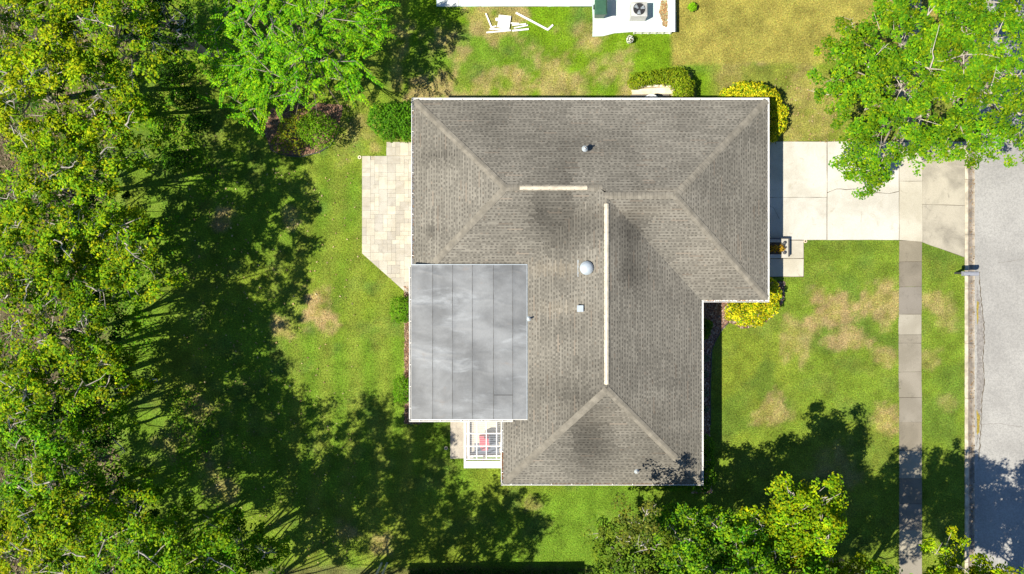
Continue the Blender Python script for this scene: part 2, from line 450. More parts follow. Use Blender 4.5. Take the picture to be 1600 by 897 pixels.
b = MB(); b.prism([(p[0], p[1]) for p in DRIVE], -.1, .02); drive = struct('driveway', b, M['dirt'])
def slab(poly, m, parent, z1=.06, name='slab'):
    b = MB(); b.prism(wobble(poly, .01), -.06, z1); return b.build(name, m, parent)
slab([(12.65, 5.01), (17.54, 5.01), (17.54, 8.1), (12.65, 8.1)], M['conc_drive'], drive)
slab([(12.65, 2.63), (17.54, 2.63), (17.54, 4.985), (12.65, 4.985)], M['conc_drive'], drive)
crack_y = lambda x: 5.38 + .1*math.sin(x*2.1) + .05*math.sin(x*5.3) - .10*(x - 19.6)*(x > 19.6)
xs = [17.585 + i*(3.975/16) for i in range(17)]
slab([(x, crack_y(x) + .016) for x in xs] + [(21.56, 8.1), (17.585, 8.1)], M['conc_drive'], drive)
slab([(17.585, 2.63), (21.56, 2.63)] + [(x, crack_y(x) - .016) for x in xs[::-1]], M['conc_drive'], drive)
slab([(21.6, 5.9), (22.86, 5.9), (22.86, 8.1), (21.6, 8.1)], M['conc_light'], drive)
slab([(21.6, 2.63), (22.86, 2.52), (22.86, 5.885), (21.6, 5.885)], M['conc_light'], drive)
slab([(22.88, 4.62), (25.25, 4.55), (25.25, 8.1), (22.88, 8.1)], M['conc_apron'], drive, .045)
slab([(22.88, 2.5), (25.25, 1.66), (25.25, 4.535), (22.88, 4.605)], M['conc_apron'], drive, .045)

# sidewalk panels
b = MB(); b.box(SIDEWALK_X[0]+.02, -34, -.1, SIDEWALK_X[1]-.02, 2.6, .008); b.box(SIDEWALK_X[0]+.02, 8.12, -.1, SIDEWALK_X[1]-.02, 34, .008)
swk = struct('sidewalk', b, M['dirt'])
joints = [376, 409, 448, 491, 523, 536, 581, 621, 659.5, 704, 747.5, 787, 828, 868, 908, 948, 990]
mats = ['conc_old', 'conc_old', 'conc_tan', 'conc_mid', 'conc_tan', 'conc_tan', 'conc_tan', 'conc_tan', 'conc_old', 'conc_tan', 'conc_old', 'conc_tan', 'conc_tan', 'conc_tan', 'conc_tan', 'conc_tan']
for k in range(len(joints)-1):
    y1 = (448.5 - joints[k])/PPM - .008; y0 = (448.5 - joints[k+1])/PPM + .008
    d0 = -.035*math.exp(-((joints[k] - 540)/60)**2); d1 = -.035*math.exp(-((joints[k+1] - 540)/60)**2)
    slab([(21.6+d1, y0), (22.86+d1, y0), (22.86+d0, y1), (21.6+d0, y1)], M[mats[k]], swk, .03 + random.uniform(-.006, .006))
for k in range(6):
    y0 = 8.13 + k*1.5; slab([(21.6, y0), (22.86, y0), (22.86, y0+1.485), (21.6, y0+1.485)], M['conc_tan'], swk, .03)


# rolled kerb in sections
prof = [(25.26, -.22), (25.26, .045), (25.30, .055), (25.42, .05), (25.52, -.02), (25.60, -.055), (25.72, -.06), (25.80, -.045), (25.84, -.04), (25.84, -.22)]
b = MB(); b.box(25.3, -34, -.3, 25.8, 34, -.12); kerb = struct('kerb', b, M['dirt'])
kerb_me = None
for k in range(-7, 8):
    o_y = k*3.05 - .1
    if kerb_me is None:
        b = MB(); L = 3.035; n = len(prof)
        vs = [(x, 0, z) for x, z in prof] + [(x, L, z) for x, z in prof]
        tones = [(.42, .37, .28), (.42, .37, .28), (.44, .39, .30), (.40, .33, .25), (.25, .205, .16), (.19, .165, .14), (.23, .20, .165), (.36, .31, .235), (.3, .26, .2), (.3, .26, .2)]
        b.add(vs, [tuple(range(n)), tuple(range(2*n-1, n-1, -1))], (.35, .3, .23))
        for i in range(n): b.add([vs[i], vs[n+i], vs[n+(i+1) % n], vs[(i+1) % n]], [(0, 1, 2, 3)], tones[i])
        o = b.build('kerb_section', m_tint('kerb_concrete', .9, .3, 2.5), kerb); kerb_me = o.data; o.location = (0, o_y, 0)
    else:
        o = bpy.data.objects.new('kerb_section', kerb_me); link(o, kerb); o.location = (0, o_y, 0)

b = MB(); b.box(25.85, -140, -.24, 34.5, 140, -.045); road = struct('road', b, M['asphalt'])
def ribbon(name, pts, wd, z, m, parent, jag=.03, sub=.12):
    b = MB(); P2 = []
    for i in range(len(pts)-1):
        p, q = Vector(pts[i]), Vector(pts[i+1]); n = max(1, int((q-p).length/sub))
        P2 += [p.lerp(q, k/n) + Vector((random.uniform(-jag, jag), random.uniform(-jag, jag))) for k in range(n)]
    P2.append(Vector(pts[-1])); vs = []; fs = []
    for i, p in enumerate(P2):
        d = (P2[min(i+1, len(P2)-1)] - P2[max(i-1, 0)]).normalized(); s = Vector((-d.y, d.x))*wd*random.uniform(.3, 1)/2
        vs += [(p.x+s.x, p.y+s.y, z), (p.x-s.x, p.y-s.y, z)]
    for i in range(len(P2)-1): fs.append((2*i, 2*i+1, 2*i+3, 2*i+2))
    b.add(vs, fs); return b.build(name, m, parent)
def blob(name, pts, z, m, parent, jag=.04):
    b = MB(); pl = wobble(pts, jag, .15); b.add([(p[0], p[1], z) for p in pl], [tuple(range(len(pl)))]); return b.build(name, m, parent)
W2 = lambda *pts: [tuple(P(x, y))[:2] for x, y in pts]
blob('worn_asphalt_edge', W2((1527, 440), (1532, 470), (1537, 500), (1538, 535), (1535, 560), (1538, 600), (1534, 630), (1532, 660), (1527, 700)), -.041, M['asphalt_old'], road)
for pts in (((1527, 470), (1530, 472), (1529, 505), (1527, 508)), ((1527, 640), (1532, 650), (1531, 675), (1527, 680))):
    blob('moss_patch', W2(*pts), -.036, M['moss'], road, .02)
ribbon('crack', W2((1531, 425), (1534, 470), (1538, 500), (1539, 535), (1536, 560), (1539, 598), (1535, 630), (1534, 665), (1530, 720)), .07, -.038, M['dirt'], road)
ribbon('crack', W2((1530, 664), (1560, 662), (1600, 668)), .03, -.04, M['asphalt_old'], road)
ribbon('crack', W2((1560, 410), (1580, 408), (1600, 404)), .035, -.04, M['asphalt_old'], road)
ribbon('crack', [(14.0, 4.7), (14.6, 4.4), (14.9, 3.8)], .02, .065, M['dirt'], drive, .02)
ribbon('crack', [(19.5, 4.2), (19.45, 3.6)], .02, .065, M['conc_old'], drive, .02)

# patio of travertine pavers
b = MB(); b.prism(PATIO, -.08, .015); patio = struct('patio', b, m_plain('joint_sand', (.36, .32, .25), .95, .2, 10))
def build_patio():
    u = .235; cells = {}
    x0, y0 = -8.36, -1.6
    nx, ny = 17, 42; used = np.zeros((nx, ny), bool); meshes = {}
    shapes = [(2, 2), (2, 1), (1, 2), (1, 1), (2, 3), (3, 2), (2, 2), (2, 1)]
    for j in range(ny):
        for i in range(nx):
            if used[i, j]: continue
            random.shuffle(shapes)
            for sx, sy in shapes + [(1, 1)]:
                if i+sx <= nx and j+sy <= ny and not used[i:i+sx, j:j+sy].any(): break
            used[i:i+sx, j:j+sy] = True
            gq = .008
            bx, by = x0 + i*u, y0 + j*u
            rect = [(bx+gq/2, by+gq/2), (bx+sx*u-gq/2, by+gq/2), (bx+sx*u-gq/2, by+sy*u-gq/2), (bx+gq/2, by+sy*u-gq/2)]
            cx, cy = bx + sx*u/2, by + sy*u/2
            top = by + sy*u/2 > 7.25
            if top:
                if not (-7.02 < cx < -4.4 and cy < 8.1): continue
                poly = clip(rect, 1, 0, 7.0); poly = clip(poly, 0, -1, 8.08) if poly else poly
            else:
                poly = clip(rect, 0, -1, 7.3)
                # diagonal from (566,396) to (641,463)
                A, B = P(566, 396), P(641, 463); d = B - A; nrm = (-d.y, d.x)
                if poly: poly = clip(poly, nrm[0], nrm[1], -(nrm[0]*A.x + nrm[1]*A.y))
            if len(poly) < 3: continue
            ar = abs(sum(poly[k][0]*poly[(k+1) % len(poly)][1] - poly[(k+1) % len(poly)][0]*poly[k][1] for k in range(len(poly))))/2
            if ar < .012: continue
            dz = random.uniform(-.003, .004)
            if len(poly) == 4 and abs(ar - (sx*u-gq)*(sy*u-gq)) < 1e-4:
                if (sx, sy) not in meshes:
                    q = MB(); q.prism([(p[0]-cx, p[1]-cy) for p in poly], -.03, .05); o = q.build('paver', M['paver'], patio); meshes[(sx, sy)] = o.data
                else: o = bpy.data.objects.new('paver', meshes[(sx, sy)]); link(o, patio)
                o.location = (cx, cy, dz)
            else:
                q = MB(); q.prism(poly, -.03, .05+dz); q.build('paver', M['paver'], patio)
build_patio()

b = MB(); b.prism(WALK, -.08, .01); walk = struct('front_walk', b, M['dirt'])
slab(PX((1160, 376), (1255, 376), (1255, 403.5), (1160, 403.5)), M['conc_light'], walk, .05)
slab(PX((1160, 404.3), (1255, 404.3), (1255, 432), (1160, 432)), M['conc_light'], walk, .05)
b = MB(); b.prism(wobble(LANDING), -.05, .09); struct('landing_slab', b, m_concrete('grey_landing_concrete', (.36, .32, .27), (.44, .40, .34), (.26, .23, .20), .1, 1.2))
b = MB(); b.prism(wobble(PAD, .02), -.05, .07); struct('equipment_pad', b, M['conc_pad'])
for nm, pl in (('flower_bed', BED_FRONT), ('tree_bed', BED_TREE), ('wall_strip', WEST_STRIP)):
    b = MB(); b.prism(wobble(pl, .03, .3), -.05, .022); struct(nm, b, m_plain(nm + '_soil', (.13, .075, .05), .95, .4, 9))

def mulch(name, poly, n, cols, label, size=(.05, .12), z=.03):
    xs = [p[0] for p in poly]; ys = [p[1] for p in poly]
    x = R.uniform(min(xs), max(xs), n*3); y = R.uniform(min(ys), max(ys), n*3); k = inside(poly, x, y); x, y = x[k][:n], y[k][:n]; n = len(x)
    a = R.uniform(0, 6.28, n); L = R.uniform(*size, n); W = L*R.uniform(.3, .8, n); zz = z + R.uniform(0, .03, n)
    d = np.stack([np.cos(a), np.sin(a), R.normal(0, .35, n)], 1); s = np.stack([-np.sin(a), np.cos(a), R.normal(0, .35, n)], 1)
    c = np.stack([x, y, zz], 1); v = np.empty((n, 4, 3))
    for q, (i, j) in enumerate(((-1, -1), (1, -1), (1, 1), (-1, 1))): v[:, q] = c + d*(i*L/2)[:, None] + s*(j*W/2)[:, None]
    cc = np.array(cols)[R.integers(0, len(cols), n)]*R.uniform(.7, 1.3, (n, 1))
    o = arr_mesh(name, v.reshape(-1, 3), 4, M['tint'], cc); tag(o, label, 'mulch', kind='stuff'); return o
mulch('bark_mulch', BED_FRONT, 9000, [(.26, .13, .09), (.34, .22, .16), (.16, .09, .065), (.42, .33, .27)], 'reddish bark mulch in the bed along the front wall')
mulch('bark_mulch', BED_TREE, 9000, [(.24, .13, .085), (.32, .19, .125), (.17, .095, .06)], 'reddish bark mulch in the bed under the bright green tree')
mulch('bark_mulch', WEST_STRIP, 1500, [(.24, .12, .07), (.20, .12, .08), (.30, .22, .14)], 'brown mulch strip along the rear wall')
wood = PX((-60, -40), (250, -40), (190, 200), (140, 400), (150, 600), (200, 760), (280, 940), (-60, 940))
lo = mulch('leaf_litter', wood, 22000, [(.11, .08, .045), (.16, .115, .065), (.08, .06, .035), (.21, .16, .10)], 'brown fallen leaves covering the woodland floor', (.06, .16), .01); lo['category'] = 'leaf litter'
lo = mulch('fallen_leaves', PX((260, 60), (560, 160), (560, 890), (300, 890)), 600, [(.34, .24, .11), (.26, .17, .08), (.42, .33, .18)], 'scattered fallen leaves on the back lawn', (.05, .10), .05); lo['category'] = 'leaf litter'
lo = mulch('fallen_leaves', PX((1205, 120), (1600, 120), (1600, 225), (1205, 225)) , 350, [(.34, .24, .11), (.26, .17, .08), (.42, .33, .18)], 'scattered fallen leaves around the spreading oak', (.05, .10), .07); lo['category'] = 'leaf litter'
lo = mulch('fallen_leaves', [(25.45, -16), (25.84, -16), (25.84, 9), (25.45, 9)], 700, [(.20, .13, .07), (.28, .19, .09), (.14, .10, .06)], 'leaf litter gathered along the kerb gutter', (.03, .08), -.05); lo['category'] = 'leaf litter'
# low edging strips round the beds
def edging(pts, label):
    b = MB(); pp = [P(x, y, .06) for x, y in pts]; b.tube(pp, .03, 6); o = b.build('bed_edging', M['post']); tag(o, label, 'edging')
edging([(422, 233), (432, 238.5), (445, 243), (470, 245), (498, 238), (515, 228), (524, 216), (533, 196)], 'thin dark edging curving round the bed under the bright green tree')
edging([(1138, 505), (1131, 511), (1126, 519), (1118, 532), (1112, 547), (1110, 600), (1110, 664)], 'thin dark edging curving along the front bed by the house wall')

# ------------------------------------------------------------------ the house
EZ = 2.6
house = empty('house', (4, 0, 0), 'single storey house with grey-brown shingled hip roof and a flat grey roof section', 'house')
# walls
b = MB(); b.prism(HOUSE, -.05, 2.66); b.build('wall', M['stucco'], house)
# garage door, entrance and windows on the walls
def opening(name, axis, wpos_, a0, a1, z0, z1, m, frame=True):
    b = MB(); f = MB(); sgn = 1
    x, s = wpos_
    if axis == 'x':
        b.box(min(x, x+s*.03), a0, z0, max(x, x+s*.03), a1, z1); o = b.build(name, m, house)
        for r in ((a0-.06, a1+.06, z1, z1+.07), (a0-.06, a1+.06, z0-.07, z0), (a0-.06, a0, z0, z1), (a1, a1+.06, z0, z1)):
            f.box(min(x, x+s*.06), r[0], r[2], max(x, x+s*.06), r[1], r[3])
    else:
        b.box(a0, min(x, x+s*.03), z0, a1, max(x, x+s*.03), z1); o = b.build(name, m, house)
        for r in ((a0-.06, a1+.06, z1, z1+.07), (a0-.06, a1+.06, z0-.07, z0), (a0-.06, a0, z0, z1), (a1, a1+.06, z0, z1)):
            f.box(r[0], min(x, x+s*.06), r[2], r[1], max(x, x+s*.06), r[3])
    if frame: f.build('frame', M['white'], o)
    return o
gd = opening('garage_door', 'x', (12.75, 1), 2.9, 7.8, .08, 2.2, M['white'])
for k in range(4):
    b = MB(); b.box(12.785, 2.95, .12 + k*.52, 12.8, 7.75, .58 + k*.52); b.build('panel', M['vinyl'], gd)
opening('front_door', 'y', (-.15, -1), 10.2, 11.1, .1, 2.1, m_plain('door_paint', (.20, .05, .04), .5))
for a0, a1 in ((-3.6, -2.0), (-7.8, -5.8)): opening('window', 'x', (9.3, 1), a0, a1, .9, 2.1, M['glassdark'])
for a0, a1 in ((-3.0, -1.4), (2.2, 3.6), (9.0, 10.4)): opening('window', 'y', (9.2, 1), a0, a1, 1.0, 2.1, M['glassdark'])
opening('window', 'y', (-9.7, -1), 3.0, 5.0, .9, 2.1, M['glassdark'])
opening('patio_door', 'x', (-4.6, -1), 2.2, 4.4, .1, 2.1, M['glassdark'])

roof = bpy.data.objects.new('roof', None)
rm = MB()
# roof planes: z = EZ + (a x + b y + c)/3
PL = {'N': (0, -1, 9.70), 'AW': (1, 0, 5.09), 'AS': (0, 1, -.16), 'BE': (-1, 0, 13.25), 'BS': (0, 1, .65), 'SW': (1, 0, .43), 'SE': (-1, 0, 9.82), 'SS': (0, 1, 10.2)}
def pv(k, x, y): a, b_, c = PL[k]; return a*x + b_*y + c
def le(k, j):  # plane k below plane j : (j-k) >= 0
    return tuple(PL[j][i] - PL[k][i] for i in range(3))
XJ = 4.64
REG = {  # convex region of each face as half planes
    'N1': ('N', [le('N', 'AW'), le('N', 'AS'), (-1, 0, XJ), (0, -1, 9.70)]),
    'N2': ('N', [le('N', 'BE'), le('N', 'BS'), (1, 0, -XJ), (0, -1, 9.70)]),
    'AW': ('AW', [le('AW', 'N'), le('AW', 'AS'), (1, 0, 5.09)]),
    'AS': ('AS', [le('AS', 'N'), le('AS', 'AW'), (-1, 0, XJ), (0, 1, -.16)]),
    'BE': ('BE', [le('BE', 'N'), le('BE', 'BS'), (-1, 0, 13.25)]),
    'BS': ('BS', [le('BS', 'N'), le('BS', 'BE'), (1, 0, -XJ), (0, 1, .65)]),
    'SW': ('SW', [le('SW', 'SE'), le('SW', 'SS'), le('SW', 'N'), (1, 0, .43)]),
    'SE': ('SE', [le('SE', 'SW'), le('SE', 'SS'), le('SE', 'N'), (-1, 0, 9.82)]),
    'SS': ('SS', [le('SS', 'SW'), le('SS', 'SE'), (0, 1, 10.2)])}
def height_others(x, y, wing):
    """top of the other wings, to cull pieces buried in a valley"""
    h = -9
    if wing != 'S':
        if -.43 <= x <= 9.82 and y >= -10.2: h = max(h, min(pv('SW', x, y), pv('SE', x, y), pv('SS', x, y), pv('N', x, y)))
    else:
        if x <= XJ and x >= -5.09: h = max(h, min(pv('AW', x, y), pv('AS', x, y)))
        else: h = max(h, min(pv('BE', x, y), pv('BS', x, y)))
    return h
for k, (pk, hs) in REG.items():
    poly = [(-6, -11), (14, -11), (14, 10.5), (-6, 10.5)]
    for hp in hs: poly = clip(poly, *hp)
    vs = [(x, y, EZ + pv(pk, x, y)/3) for x, y in poly]; n = len(vs)
    rm.add(vs + [(x, y, z - .12) for x, y, z in vs], [tuple(range(n)), tuple(range(2*n-1, n-1, -1))] + [(i, n+i, n+(i+1) % n, (i+1) % n) for i in range(n)])
roof = rm.build('roof', m_plain('roof_felt', (.10, .095, .085), .95, .2, 5), house)

STAIN = [(845, 330, 20, 45, .30), (885, 300, 16, 50, .25), (930, 350, 60, 26, .22), (880, 370, 30, 40, .2), (985, 360, 22, 40, .30), (985, 420, 18, 26, .28), (918, 690, 40, 45, .32), (760, 190, 30, 40, .15), (900, 230, 60, 30, .12),
         (870, 440, 30, 20, .15), (880, 515, 40, 22, .12), (1045, 705, 60, 40, .1), (800, 750, 20, 10, .2), (700, 240, 16, 8, .2), (675, 358, 20, 5, .25), (672, 242, 22, 4, .2), (1000, 440, 30, 30, .15), (905, 625, 30, 26, .2)]
WASH = [(870, 420, 48, 9, .30), (880, 482, 42, 8, .22), (1040, 300, 40, 6, .2), (960, 650, 60, 20, .08), (1120, 400, 60, 60, .10), (1000, 330, 80, 12, .12)]
def roof_tone(x, y, z):
    k = H/(H - z)*PPM; px = x*k + 800; py = 448.5 - y*k; t = 1.0
    for bx, by, rx, ry, s in STAIN: t *= 1 - 1.7*s*math.exp(-((px-bx)/rx)**2 - ((py-by)/ry)**2)
    lt = 0
    for bx, by, rx, ry, s in WASH: lt += s*math.exp(-((px-bx)/rx)**2 - ((py-by)/ry)**2)
    return t, lt
def build_shingles():
    b = MB(); EXPO = .142; rr = random.Random(3)
    flat = (-5.2, .70, -6.78, 1.05)     # hidden under the flat roof
    for k, (pk, hs) in REG.items():
        a, bb, c = PL[pk]
        poly = [(-6, -11), (14, -11), (14, 10.5), (-6, 10.5)]
        for hp in hs: poly = clip(poly, *hp)
        # u along the eave, d = plan distance from the eave
        U = (lambda x, y: y) if a else (lambda x, y: x)
        us = [U(x, y) for x, y in poly]; ds = [a*x + bb*y + c for x, y in poly]
        d = -.03; row = 0
        step = EXPO*.9487
        def xy(uu, dd): return ((dd - c)/a, uu) if a else (uu, (dd - c)/bb)
        while d < max(ds):
          for band in (0, 1):
            u = min(us) - rr.uniform(0, .3); d0 = d + (step*.5 if band else 0); d1 = d + step*(1.02 if band else .5)
            dark = False
            while u < max(us):
                dark = (not dark) and not band and rr.random() > .12
                wdt = rr.uniform(.5, 1.0) if band else (rr.uniform(.09, .15) if dark else rr.uniform(.08, .15))
                q = [xy(u, d0), xy(u+wdt, d0), xy(u+wdt, d1), xy(u, d1)]
                cx, cy = xy(u + wdt/2, (d0 + d1)/2); u += wdt
                if flat[0] < cx < flat[1] and flat[2] < cy < flat[3]: continue
                if pv(pk, cx, cy) < height_others(cx, cy, k[0]) - .08 - (.3 if band else 0): continue
                for hp in hs[:-1]:
                    q = clip(q, *hp)
                    if len(q) < 3: break
                if len(q) < 3: continue
                lift = .006 if dark else .013
                def zz(x, y):
                    dd = a*x + bb*y + c; return EZ + dd/3 + lift - (lift - .004)*min(1, max(0, (dd - d)/step))
                vs = [(x, y, zz(x, y)) for x, y in q]
                t, lt = roof_tone(cx, cy, EZ + pv(pk, cx, cy)/3)
                n1 = float(fbm(np.array(cx), np.array(cy), 1.8, 3, 91)); n1 = .55*n1 + .45*float(fbm(np.array((cy if a else cx)), np.array((cx if a else cy)*.14), .55, 3, 171))
                base = np.array((.106, .099, .085)) if dark else np.array((.168, .157, .133))  # dark dashes: two-tone laminate, with tab shadows put into the colour
                col = base*rr.uniform(.80, 1.2)*t*(.62 + .76*n1) + np.array((.16, .12, .07))*lt
                if rr.random() < .03: col = col*np.array((1.06, .98, .94))
                cw = sum(vs[i][0]*vs[(i+1) % len(vs)][1] - vs[(i+1) % len(vs)][0]*vs[i][1] for i in range(len(vs)))
                if cw < 0: vs = vs[::-1]
                n = len(vs); fs = [tuple(range(n))]; ex = []
                low = [] if band else [i for i in range(n) if abs(a*vs[i][0] + bb*vs[i][1] + c - d0) < 1e-4]
                if len(low) == 2:
                    p0, p1 = vs[low[0]], vs[low[1]]
                    ex = [(p0[0], p0[1], p0[2]-lift-.012), (p1[0], p1[1], p1[2]-lift-.012)]
                    fs.append((low[0], n, n+1, low[1]))
                b.add(vs + ex, fs, tuple(np.clip(col, .02, 1)))
          d += step; row += 1
    o = b.build('shingles', M['shingle'], roof); tag(o, kind='stuff')
build_shingles()
# little gable face where the two ridges meet
b = MB(); b.add([(XJ, 4.93, EZ+4.77/3-.02), (XJ, 4.50, EZ+4.34/3-.05), (XJ, 4.55, EZ+5.15/3)], [(0, 1, 2)]); b.build('gable_flashing', M['shingle'], roof)

# hip and ridge caps
def cap_mesh(slope_u, slope_s, half=.17, L=.20):
    b = MB(); v = []
    for x, lift in ((0, .035), (L, .016)):
        for y in (-half, -half*.45, 0, half*.45, half):
            v.append((x, y, slope_u*x - slope_s*max(0, abs(y)-.02) + lift))
    v += [(0, -half, -slope_s*half - .01), (0, half, -slope_s*half - .01), (0, 0, 0)]
    fs = [(i, 5+i, 6+i, i+1) for i in range(4)] + [(10, 0, 1, 2, 12), (12, 2, 3, 4, 11)]
    fs = [f[::-1] for f in fs]
    b.add(v, fs); return b
capm = m_plain('tan_cap_shingle', (.205, .188, .155), .9, .2, 3.5, 0, .2, .14)
hip_me = ridge_me = None
def caps(p, q, hip=True, expo=.18):
    global hip_me, ridge_me
    p, q = Vector(p), Vector(q); d = q - p; dh = Vector((d.x, d.y, 0)); n = int(dh.length/expo); ang = math.atan2(d.y, d.x)
    for i in range(n):
        pos = p + d*(i/n)
        me = hip_me if hip else ridge_me
        if me is None:
            bb = cap_mesh(.2357, .2357) if hip else cap_mesh(0, 1/3)
            o = bb.build('hip_cap' if hip else 'ridge_cap', capm); me = o.data; o.parent = roof
            if hip: hip_me = me
            else: ridge_me = me
        else:
            o = bpy.data.objects.new('hip_cap' if hip else 'ridge_cap', me); link(o, roof)
        off = wloc(roof)
        o.location = pos - off + Vector((random.uniform(-.006, .006), random.uniform(-.006, .006), random.uniform(0, .004))); o.rotation_euler = (0, 0, ang + random.uniform(-.03, .03))
zA, zB, zS = EZ + 4.77/3, EZ + 5.175/3, EZ + 5.125/3
caps((-5.07, 9.68, EZ), (-.32, 4.93, zA))
caps((-4.0, 1.25, EZ+1.09/3), (-.32, 4.93, zA))
caps((13.23, 9.68, EZ), (8.075, 4.525, zB))
caps((13.23, -.63, EZ), (8.075, 4.525, zB))
caps((-.41, -10.18, EZ), (4.695, -5.075, zS))
caps((9.80, -10.18, EZ), (4.695, -5.075, zS))
caps((-.32, 4.93, zA), (4.5, 4.93, zA), False, .2)
caps((8.0, 4.525, zB), (4.6, 4.525, zB), False, .2)
# ridge vents: folded metal strips on the ridge
def ridge_vent(p, q, half):
    p, q = Vector(p), Vector(q); d = (q-p).normalized(); s = Vector((-d.y, d.x, 0)); b = MB()
    pr = [(-half, -half/3 + .02), (-half, -half/3 + .06), (-half*.5, .075), (0, .095), (half*.5, .075), (half, -half/3 + .06), (half, -half/3 + .02)]
    vs = [c + s*y + Vector((0, 0, z)) for c in (p, q) for y, z in pr]; n = len(pr)
    b.add(vs, [(i, i+1, n+i+1, n+i) for i in range(n-1)] + [tuple(range(n-1, -1, -1)), tuple(range(n, 2*n))])
    o = b.build('ridge_vent', M['beige_metal'], roof)
    L = (q-p).length; k = int(L/.4)      # nail heads along the lower edge
    b = MB()
    for i in range(k):
        for sg in (-1, 1):
            c = p + d*(L*(i+.5)/k) + s*(sg*half*.8) + Vector((0, 0, .062 - half*.2)); b.box(c.x-.012, c.y-.012, c.z-.01, c.x+.012, c.y+.012, c.z+.012)
    b.build('rivets', M['post'], o)
ridge_vent((P(812, 296, zA+.1).x, 4.93, zA), (P(918, 296, zA+.1).x, 4.93, zA), .11)
ridge_vent((4.69, P(949, 318, zS+.1).y, zS), (4.69, P(949, 601, zS+.1).y, zS), .125)

# roof vents
def on_roof(px, py, z0=3.6):
    for _ in range(6):
        p = P(px, py, z0); x, y = p.x, p.y
        hA = min(pv('AW', x, y), pv('AS', x, y), pv('N', x, y)) if x < XJ else min(pv('BE', x, y), pv('BS', x, y), pv('N', x, y))
        hS = min(pv('SW', x, y), pv('SE', x, y), pv('SS', x, y)); z0 = EZ + max(hA, hS)/3
    return Vector((x, y, z0))
c = on_roof(916, 419)
b = MB(); b.lathe(c, [(.20, -.08), (.20, .16)], 20); dv = b.build('dome_vent', M['vent'], roof)
b = MB(); b.lathe(c, [(.33, .14), (.345, .17), (.33, .21), (.30, .22), (.28, .27), (.20, .32), (.09, .345), (.01, .35)], 28); b.build('vent_hood', M['vent'], dv, True)
b = MB(); b.box(c.x-.42, c.y-.42, c.z-.14, c.x+.42, c.y+.42, c.z-.12); b.build('flashing', M['vent'], dv)
c = on_roof(906, 482)
b = MB(); b.box(c.x-.13, c.y-.13, c.z-.1, c.x+.13, c.y+.13, c.z+.12); sv = b.build('square_vent', M['vent'], roof)
b = MB(); b.box(c.x-.155, c.y-.16, c.z+.12, c.x+.155, c.y+.16, c.z+.20); b.build('vent_lid', M['vent'], sv)
for px, py, h in ((914, 232, .25), (827, 498, .38), (995, 736, .3)):
    c = on_roof(px, py); b = MB(); b.tube([c - Vector((0, 0, .1)), c + Vector((0, 0, h))], .045, 12); pv_o = b.build('vent_pipe', M['white'], roof)
    b = MB(); b.lathe(c, [(.16, -.04), (.10, .05), (.055, .12)], 14); b.build('boot', M['vent'], pv_o)
    b = MB(); b.lathe(c + Vector((0, 0, h)), [(.033, -.02), (.033, .004)], 12); b.build('pipe_mouth', M['dark'], pv_o)

# flat roof of roll roofing, strips side by side
FX0, FX1, FY0, FY1 = -5.19, .757, -6.80, 1.14
fr = MB(); fr.box(FX0+.02, FY0+.02, 2.80, FX1-.01, FY1-.01, 2.97); flat = fr.build('flat_roof', M['white'], house)
edges_px = [647, 676, 707, 738, 771, 801, 823]
ex = [FX0] + [P(x, 500, 3.0).x for x in edges_px[1:-1]] + [FX1]
fz = lambda x, y: 2.985 + .045*(x-FX0)/(FX1-FX0) + .014*float(fbm(np.array(x), np.array(y), 1.6, 2, 101)) + wrinkle(x, y)
WR = [(427, 660, 690, .014), (428, 740, 815, .012), (453, 705, 760, .010), (472, 650, 800, .013), (515, 645, 735, .010), (510, 735, 822, .009), (549, 648, 735, .014), (553, 735, 800, .012), (565, 645, 722, .012), (577, 735, 822, .011), (600, 660, 720, .01), (487, 700, 770, .010), (620, 735, 822, .010), (633, 650, 700, .008)]
WRM = [(P(0, py, 3).y, P(a_, 0, 3).x, P(b_, 0, 3).x, h_) for py, a_, b_, h_ in WR]
def wrinkle(x, y):
    z = 0
    for yy, xa_, xb_, h_ in WRM:
        if x < xa_ - .4 or x > xb_ + .4: continue
        e = min(1, max(0, (x - xa_ + .4)/.4))*min(1, max(0, (xb_ + .4 - x)/.4))
        d_ = y - yy - .16*math.sin(x*1.3 + yy*3) - .05*math.sin(x*4 + yy)
        z += .55*h_*e*math.exp(-(d_/.07)**2)
    return z
for k in range(6):
    x0, x1 = ex[k] + .006, ex[k+1] - .006; b = MB(); nx_, ny_ = 8, 230; vs = []; fs = []
    for j in range(ny_+1):
        for i in range(nx_+1):
            x = x0 + (x1-x0)*i/nx_; y = FY0 + (FY1-FY0)*j/ny_; vs.append((x, y, fz(x, y) + .006*(i == 0)))
    for j in range(ny_):
        for i in range(nx_): q = j*(nx_+1)+i; fs.append((q, q+1, q+nx_+2, q+nx_+1))
    b.add(vs, fs); b.build('roofing_strip', M['membrane'], flat, True)
    if k < 5:
        b = MB(); seam = [(ex[k+1] + random.uniform(-.004, .004), FY0 + (FY1-FY0)*j/30) for j in range(31)]
        b.tube([(x, y, fz(x, y) + .002) for x, y in seam], [random.uniform(.008, .018) for _ in seam], 5); b.build('seam', M['dark'], flat)
b = MB(); b.bar((ex[4], -5.55, fz(ex[4], -5.55)+.004), (ex[5], -5.55, fz(ex[5], -5.55)+.004), .03, .012); b.build('seam', M['dark'], flat)
for (x0, y0, x1, y1) in ((FX0, FY1, FX1+.03, FY1+.03), (FX1, FY0, FX1+.03, FY1)):
    b = MB(); b.box(x0, y0, 2.9, x1, y1, 3.05); b.build('drip_edge', M['vent'], flat)
b = MB(); b.box(FX0, FY0-.03, 2.80, FX1+.03, FY0, 3.02); b.build('drip_edge', M['white'], flat)
# fascia under the flat roof edge on walls: beam
b = MB(); b.box(-4.75, -6.4, 2.3, -4.6, .2, 2.8); b.build('beam', M['stucco'], house)

